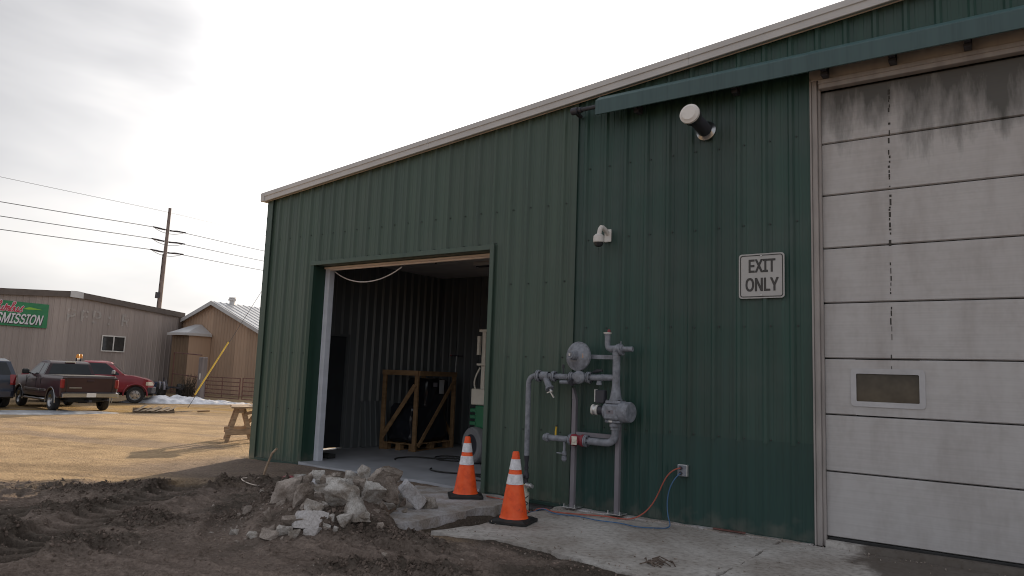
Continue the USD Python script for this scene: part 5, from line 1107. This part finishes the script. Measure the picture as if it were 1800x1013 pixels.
part(ts_, 'corner_trim', tw(MB().box((-.18, -.05, -.1), (.02, -.036, TT(0)-.2)).box((.021, -.05, -.1), (.035, .3, TT(0)-.1)).mesh()), brown_trim)
part(ts_, 'downspout', tw(MB().box((-.34, -.11, .3), (-.26, -.04, 3.2), .01).mesh()), brown_trim)
WXA, WXB, WZA, WZB = -4.93, -3.55, 2.19, 3.06
wn = part(ts_, 'window_frame', tw(MB().box((WXA, -.06, WZA), (WXB, -.034, WZA+.06)).box((WXA, -.06, WZB-.06), (WXB, -.034, WZB)).box((WXA, -.06, WZA+.06), (WXA+.05, -.034, WZB-.06)).box((WXB-.05, -.06, WZA+.06), (WXB, -.034, WZB-.06)).box(((WXA+WXB)/2-.03, -.062, WZA+.06), ((WXA+WXB)/2+.03, -.034, WZB-.06)).mesh()), white_plastic)
for a, b in ((WXA+.05, (WXA+WXB)/2-.03), ((WXA+WXB)/2+.03, WXB-.05)): part(wn, 'pane', tw(box((a, -.045, WZA+.06), (b, -.038, WZB-.06))), M('window_glass', (.03, .03, .03), .05, var=.3))
# faded letters of an older sign, paler paint left on the siding
ghost = usdkit.material(stage, '/World/Looks/ghost_letters', {'g': ('geometry', {}), 'n': ('noise_texture', {'scale': 3.4, 'detail': 5.0, 'roughness': .7}), 'r': ('rgb_ramp', {'ramp': [(.44, (0, 0, 0)), (.60, (.85, .85, .85))]}),
    't': ('transparent_bsdf', {}), 'd': ('diffuse_bsdf', {'color': (.34, .31, .285)}), 'm': ('mix_closure', {})}, [('g.position', 'n.vector'), ('n.fac', 'r.fac'), ('r.color', 'm.fac'), ('t.BSDF', 'm.closure1'), ('d.BSDF', 'm.closure2')], surface='m.closure')
gl = MB()
for ch_, xl in (('P', -7.02), ('F', -6.28), ('P', -5.62), (':', -4.75), ('R', -3.95)):
    gl.add(tw(text_on(ch_, .62, .002, True, (xl, -.0375, 3.62 if ch_ != 'P' else 3.66), (1, 0, 0), (0, 0, 1))))
part(ts_, 'faded_lettering', gl, ghost, False, label='ghost of old letters, paler than the siding')
# shop sign
sgn = thing('shop_sign', 'green TRANSMISSION sign with red script high on the tan building', 'sign')
SR, SL, SB, ST = -7.93, -11.75, 3.19, 4.37
sg_green = M('sign_green', (.012, .17, .062), .4); sg_red = M('sign_red', (.42, .02, .05), .4); sg_lime = M('sign_lime', (.20, .42, .03), .4); sg_white = M('sign_white', (.62, .62, .64), .4); sg_black = M('sign_black', (.015, .015, .02), .4)
part(sgn, 'panel', tw(box((SL, -.075, SB), (SR, -.045, ST), .004)), sg_green)
def stext(t, h, x, z, w, mat, nm, y, slant=.22, bold=True, dx=0, dz=0):
    part(sgn, nm, tw(text_on(t, h, .003, bold, (x+dx, y, z+dz), (1, 0, 0), (0, 0, 1), slant=slant, width=w)), mat, False)
stext('TRANSMISSION', .46, SR-3.62, SB+.14, 3.30, sg_black, 'letter_shadow', -.0785, dx=.035, dz=-.035)
stext('TRANSMISSION', .46, SR-3.62, SB+.14, 3.30, sg_white, 'lettering', -.083)
# brush script: strokes swept as tubes flattened on the panel
def script(sx0, sz0, k, mat, rad, y, nm):
    S = {'C': [(.9, 1.5), (.75, 1.75), (.45, 1.7), (.15, 1.1), (.1, .5), (.35, .05), (.7, .15), (1.0, .5)], 'o': [(.62, .75), (.35, .9), (.12, .6), (.12, .2), (.35, 0), (.6, .2), (.66, .6), (.5, .85), (.85, .7)],
         'l': [(.05, .3), (.35, 1.0), (.5, 1.6), (.38, 1.75), (.25, 1.3), (.2, .5), (.3, .05), (.55, .2)], 'u': [(.05, .8), (.1, .3), (.25, 0), (.5, .2), (.6, .8), (.58, .2), (.72, .0), (.9, .25)],
         'm': [(.05, 0), (.1, .85), (.12, .5), (.35, .9), (.42, .6), (.42, 0), (.45, .5), (.68, .9), (.76, .6), (.78, .1), (.95, .05), (1.05, .25)], 'b': [(.05, .3), (.4, 1.2), (.45, 1.7), (.3, 1.7), (.18, .9), (.18, .1), (.45, 0), (.62, .4), (.5, .75), (.85, .7)],
         's': [(.1, .3), (.45, .95), (.35, .6), (.6, .25), (.35, -.02), (.08, .1)]}
    W = dict(C=1.0, o=.72, l=.52, u=.86, m=1.02, b=.72, s=.6); cx = sx0; out = MB()
    for c in 'Columbus':
        p = np.array(S[c]); p = smooth_path(np.c_[p, np.zeros(len(p))], 5)[:, :2]
        q = np.c_[cx+(p[:, 0]+.30*p[:, 1])*k, np.full(len(p), y), sz0+p[:, 1]*k]; m = tube(q, rad, 6); v = np.array(m.vertices); v[:, 1] = y+(v[:, 1]-y)*.12; m.vertices = v
        out.add(tw(m)); cx += W[c]*k
    part(sgn, nm, out, mat, False)
script(SR-2.95, SB+.70, .262, sg_white, .052, -.0815, 'script_outline'); script(SR-2.95, SB+.70, .262, sg_red, .029, -.0915, 'script_lettering')
part(sgn, 'swoosh', tw(prism([(SR-1.22, SB+.86), (SR-.95, SB+.97), (SR-.30, SB+.88), (SR-.95, SB+.84)], 'y', -.080, -.0755)), sg_lime)
part(sgn, 'swoosh', tw(prism([(SL+.3, SB+.92), (SL+1.0, SB+1.05), (SL+1.4, SB+1.02), (SL+.9, SB+.95)], 'y', -.080, -.0755)), sg_lime)

# ------------------------------------------------------------------ tan barn and its low wing
bz = math.radians(-9.8); BE = np.array([math.cos(bz), -math.sin(bz)]); BD = np.array([math.sin(bz), math.cos(bz)])
B0 = np.array([-27.2, 16.0])        # under the ridge at the gable
def bw(m):   # local x across the gable, y away
    v = np.array(m.vertices); w = np.empty_like(v)
    w[:, 0] = B0[0]+v[:, 0]*BE[0]+v[:, 1]*BD[0]; w[:, 1] = B0[1]+v[:, 0]*BE[1]+v[:, 1]*BD[1]; w[:, 2] = v[:, 2]
    return trimesh.Trimesh(w, m.faces, process=False)
barn_wall = sheet('barn_siding', (.42, .29, .205), (.36, .26, .19), rough=.5, con=.4)
HB = 4.6; BT = lambda x: 5.30-.43*abs(x)
bn = thing('tan_barn', 'tan gabled metal barn with white ribbed roof beyond the gate', 'barn')
x = -HB
while x < HB-.01:
    e = min(HB, x+.9144)
    if x < 0 < e: e = 0.0
    part(bn, 'wall_panel', bw(rib_sheet(x, e, -.1, BT, amp=.016, minor=.004, pitch=.2286)), barn_wall, False); x = e
BDp = 16.
for s in (-1, 1):
    part(bn, 'side_wall', bw(box((s*HB-.02, .03, -.1), (s*HB+.02, BDp, BT(HB)))), barn_wall)
    rf = MB().add(prism([(0, BT(0)+.02), (s*(HB+.35), BT(HB+.35)+.02), (s*(HB+.35), BT(HB+.35)+.06), (0, BT(0)+.06)], 'y', -.30, BDp+.2))
    for k in range(int(BDp/.45)): rf.add(bar((0, -.1+.45*k, BT(0)+.075), (s*(HB+.35), -.1+.45*k, BT(HB+.35)+.075), .05, .03))
    part(bn, 'roof', bw(rf.mesh()), roof_white)
    part(bn, 'rake_trim', bw(prism([(0, BT(0)-.14), (s*(HB+.36), BT(HB+.36)-.14), (s*(HB+.36), BT(HB+.36)+.07), (0, BT(0)+.09)], 'y', -.34, -.301)), white_trim)
part(bn, 'back_wall', bw(prism([(-HB, -.1), (HB, -.1), (HB, BT(HB)), (0, BT(0)), (-HB, BT(HB))], 'y', BDp, BDp+.05)), barn_wall)
part(bn, 'roof_vent', bw(MB().cyl((0.05, 1.2, 5.25), (.05, 1.2, 5.55), .16, n=14).cyl((.05, 1.2, 5.55), (.05, 1.2, 5.64), .24, n=14).cyl((.05, 1.2, 5.66), (.05, 1.2, 5.74), .20, n=14).mesh()), roof_white)
wg = thing('low_wing', 'low darker tan wing with white hipped metal roof between the shop and the barn', 'building')
lx0, lx1 = -1.40, .02; ez = 3.42
wing_wall = sheet('wing_siding', (.20, .135, .085), (.16, .11, .08), rough=.5)
part(wg, 'wall', bw(rib_sheet(lx0, lx1-.1, -.1, ez, amp=.02, minor=.006, pitch=.2286).apply_translation((0, -1.6, 0))), wing_wall, False)
part(wg, 'wall', bw(box((lx1-.14, -1.57, -.1), (lx1-.1, -.03, ez))), barn_wall)
part(wg, 'roof', bw(hull([(lx0-.1, -1.85, ez), (lx1, -1.85, ez), (lx1, -.05, ez), (lx0-.1, -.05, ez), (lx0-.1, -.06, ez+.60), (lx1-.95, -.06, ez+.60)])), roof_white, False)
part(wg, 'fascia', bw(box((lx0-.1, -1.89, ez-.13), (lx1+.03, -1.851, ez+.02))), white_trim)
part(wg, 'fascia', bw(box((lx1+.001, -1.85, ez-.13), (lx1+.035, -.1, ez+.02))), white_trim)

# ------------------------------------------------------------------ gate and fence, yard things
def tube_gate(name, label, P, Q, zlo, zhi, bars, r=.022):
    t = thing(name, label, 'gate', group=None); P, Q = np.array(P, float), np.array(Q, float)
    for i, z in enumerate(np.linspace(zlo, zhi, bars)): part(t, 'rail', tube([(*P, z), (*Q, z)], r, 6), rust_tube)
    for X in (P, Q): part(t, 'upright', tube([(*X, zlo-.02), (*X, zhi+.02)], r*1.1, 6), rust_tube)
    m = (P+Q)/2; part(t, 'upright', tube([(*m, zlo), (*m, zhi)], r*.8, 6), rust_tube)
    return t
tube_gate('tube_gate', 'rusty brown tube gate right of the wooden post', (-21.3, 12.15), (-18.35, 12.05), .15, 1.10, 6)
tube_gate('tube_gate', 'rusty brown tube gate nearest the green building, half hidden by the sawhorse', (-18.2, 12.1), (-14.8, 12.6), .15, 1.12, 6)
hg = thing('tall_gate', 'tall rusty gate frame between the shop corner and the wooden post', 'gate')
for a, b in (((-26.2, 13.2, .1), (-26.2, 13.2, 2.3)), ((-22.2, 12.3, .1), (-22.2, 12.3, 1.7)), ((-26.2, 13.2, 2.28), (-22.0, 12.25, 2.15)), ((-26.2, 13.2, 1.15), (-22.2, 12.3, 1.05)), ((-26.2, 13.2, .2), (-22.2, 12.3, .15))):
    part(hg, 'rail', tube([a, b], .03, 6), rust_tube)
gp = thing('gate_post', 'thick weathered wooden gate post with a white tag', 'post', (-21.75, 12.2, 0))
part(gp, 'post', box((-.17, -.15, -.1), (.17, .15, 2.05), .03), pole_wood); part(gp, 'tag', box((.02, -.165, .95), (.12, -.151, 1.25)), white_plastic)
blue_paint = M('blue_tank_paint', (.02, .035, .08), .5)
bt = thing('blue_bin', 'dark blue plastic bin standing by the shop wall behind the snow', 'bin', (-27.3, 12.9, .0), az, scale=.62)
part(bt, 'tub', hull([(sx_*.62, sy_*.5, 0.05) for sx_ in (-1, 1) for sy_ in (-1, 1)]+[(sx_*.72, sy_*.6, .95) for sx_ in (-1, 1) for sy_ in (-1, 1)]), blue_paint)
part(bt, 'lid', MB().box((-.76, -.64, .955), (.76, .64, 1.05), .03).box((-.5, -.66, .4), (.5, -.60, .5), .02), blue_paint)
tr_ = thing('small_trailer', 'old small trailer frame with two bare tyres beside the blue bin', 'trailer', (-24.3, 12.1, 0), math.atan2(-.35, .94))
part(tr_, 'frame', MB().box((-1.2, -.35, .40), (1.3, -.28, .48)).box((-1.2, .28, .40), (1.3, .35, .48)).box((-1.2, -.35, .40), (-1.1, .35, .48)).bar((-1.2, 0, .45), (-1.9, 0, .75), .07, .07).cyl((-.6, -.3, .5), (-.5, -.3, .95), .03, n=6), dark_iron)
for xx in (-.55, .75):
    for s in (-1, 1): part(tr_, 'tyre', lathe([(.12, -.09), (.30, -.10), (.33, 0), (.30, .10), (.12, .09)], (xx, s*.48, .33), (0, 1, 0), 20), tyre_look)
    part(tr_, 'mudguard', tube([(xx+.40*math.cos(a), -.48, .33+.40*math.sin(a)) for a in np.linspace(.1, 3.0, 12)], .05, 6), post_paint)
# brush heap by the post
rg = np.random.default_rng(12); br = MB()
for i in range(90):
    a = rg.random()*6.28; l = rg.uniform(.5, 1.3); s = np.array([-22.9, 12.25, .1])+rg.normal(size=3)*[.16, .12, .05]; e = s+np.array([math.cos(a)*l*.35, math.sin(a)*l*.3, l*.85])
    br.add(tube([s, (s+e)/2+rg.normal(size=3)*.06, e], [.014, .010, .004], 4))
single('dry_brush', br, M('dry_brush', (.055, .042, .03), .9), 'dark dry brush standing against the gate left of the wooden post', 'bush', smooth=False)
# snow: ploughed bank and a thin patch
def snow_heap(cx, cy, lx, ly, rot, hgt, seed, nx=90, ny=40):
    a = np.linspace(-1, 1, nx); b = np.linspace(-1, 1, ny); A, B = np.meshgrid(a, b, indexing='ij'); a_, b_ = A.ravel(), B.ravel()
    X = cx+math.cos(rot)*a_*lx-math.sin(rot)*b_*ly; Y_ = cy+math.sin(rot)*a_*lx+math.cos(rot)*b_*ly
    e = np.clip(1-np.hypot(a_, b_)**2*(1+.35*fb(X, Y_, 1.3, 3, seed)), -.3, 1); return a_, b_, X, Y_, e, nx, ny
def heap_mesh(X, Y_, Z, nx, ny):
    i = np.arange(nx*ny).reshape(nx, ny); f = np.stack([i[:-1, :-1], i[1:, :-1], i[1:, 1:], i[:-1, 1:]], -1).reshape(-1, 4)
    return trimesh.Trimesh(np.stack([X, Y_, Z], 1), np.vstack([f[:, :3], f[:, [0, 2, 3]]]), process=False)
a_, b_, X, Y_, e, nx, ny = snow_heap(-18.0, 10.1, 3.6, .95, math.atan2(.84, .44), 1, 3)
Z = -.12+np.sign(e)*np.abs(e)**.8*(.55*sstep(.9, -.9, a_)+.10)*(.85+.3*fb(X, Y_, .5, 3, 6))+.06*fb(X, Y_, .25, 3, 9)*(e > 0)
single('snow_bank', heap_mesh(X, Y_, Z, nx, ny), snow_look, 'dirty ploughed snow bank along the verge by the red pickup', 'snow', kind='structure', smooth=True)
a_, b_, X, Y_, e, nx, ny = snow_heap(-13.7, 1.6, 2.6, 1.0, math.atan2(.92, .30), 1, 7)
Z = ground_h(X, Y_)-.03+.07*np.clip(e*2.2, -1, 1)
single('ice_patch', heap_mesh(X, Y_, Z, nx, ny), M('dirty_ice', (.30, .31, .34), .35, var=.25, scale=(3, 3, 3), col2=(.5, .52, .55)), 'thin grey ice patch on the ground before the maroon pickup', 'ice', kind='structure', smooth=True)
# broken pallet
bp2 = thing('broken_pallet', 'broken weathered wooden pallet lying on the verge before the snow bank', 'pallet', (-12.75, 4.95, 0), math.atan2(.888, .46), scale=.72)
rnd = random.Random(3)
for k in range(7):
    xx = -.75+k*.21+.06*rnd.random(); part(bp2, 'board', bar((xx, -.5, .05+.04*rnd.random()), (xx+.35+.25*rnd.random(), .5, .22+.14*rnd.random()-.02*k), .10+.05*rnd.random(), .022, .002), pallet_wood)
for yy in (-.42, .0, .42): part(bp2, 'runner', bar((-.85, yy, .05+.12*(yy+.4)), (.95, yy, .03+.10*(yy+.4)), .045, .09, .002), pallet_wood)
for k in range(4): part(bp2, 'loose_board', bar((.5+.25*k, -.35+.1*k, .03), (1.3+.15*k, .05+.12*k, .05), .10, .022, .002), pallet_wood)
single('scrap_board', bar((-12.15, 6.25, .04), (-12.0, 6.62, .06), .10, .05, .003), crate_wood, 'pale end of a board lying in the straw right of the broken pallet', 'board')

# ------------------------------------------------------------------ power line
pb, pt = np.array([-42.39, 20.862, 5.907]), np.array([-41.421, 20.46, 13.404]); sl = (pt-pb)/(pt[2]-pb[2])
pole_at = lambda z: pb+sl*(z-pb[2])
up_ = thing('utility_pole', 'tall brown wooden utility pole behind the tan repair shop', 'pole')
part(up_, 'shaft', tube([pole_at(-.3), pole_at(6), pole_at(13.404)], [.18, .15, .11], 14), pole_wood)
wd_ = np.array([math.sin(math.radians(-8)), math.cos(math.radians(-8)), 0])
WZ = [13.06, 11.77, 10.90, 10.09]
for z in WZ[1:]:
    q = pole_at(z)
    part(up_, 'insulator', MB().add(tube([q-wd_*1.25+[0, 0, -.02], q-wd_*.7+[0, 0, -.04], q-wd_*.2+[0, 0, -.06]], [.05, .075, .05], 6)).add(tube([q+wd_*.2+[0, 0, -.06], q+wd_*.8+[0, 0, .02], q+wd_*1.6+[0, 0, .06]], [.05, .075, .05], 6)), dark_iron)
    part(up_, 'jumper', tube(smooth_path([q-wd_*1.2+[0, 0, -.03], q-wd_*.5+[0, 0, -.26], q+wd_*.5+[0, 0, -.26], q+wd_*1.4+[0, 0, -.0]], 5), .02, 5), wire_look)
part(up_, 'conduit', MB().add(tube([pole_at(4)-wd_*.22, pole_at(9.9)-wd_*.19], .03, 6)).box(pole_at(6.8)-wd_*.30-[.1, .1, .25], pole_at(6.8)-wd_*.24+[.1, .1, .2]), dark_iron)
def power_wire(pts, r, label): single('power_line', tube(smooth_path(pts, 10), r, 5), wire_look, label, 'cable', None)
def span(z, dl, dr, sagl, sagr):
    q = pole_at(z); return [q-wd_*26+[0, 0, dl*2.15], q-wd_*12+[0, 0, dl], q-wd_*5+[0, 0, dl*.40-sagl], q, q+wd_*5+[0, 0, dr*.5-sagr], q+wd_*11+[0, 0, dr], q+wd_*28+[0, 0, dr*1.5]]
power_wire(span(WZ[0], -.32, .06, 0, .02), .012, 'thinnest topmost overhead wire passing the pole head')
for z, nm in zip(WZ[1:], ('upper thick', 'middle thick', 'lowest thick')): power_wire(span(z, -.54, -.02, 0, 0), .024, nm+' overhead line of the three held by the pole')
def guy(A, B, ya, yb, label):
    t = thing('guy_wire', label, 'guy wire'); A, B = np.array(A, float), np.array(B, float); n = (B-A)
    part(t, 'wire', tube([A-[0, 0, .1], B], .010, 5), wire_look); part(t, 'guard', tube([A+n*ya, A+n*yb], .032, 8), yellow_paint)
guy((-14.936, 7.482, 0), (-16.8, 13.7, 8.4), .058, .315, 'guy wire with long yellow guard before the gate')
guy((-17.842, 12.393, 0), (-18.6, 16.0, 6.4), .06, .5, 'guy wire with yellow guard just left of the green building corner')
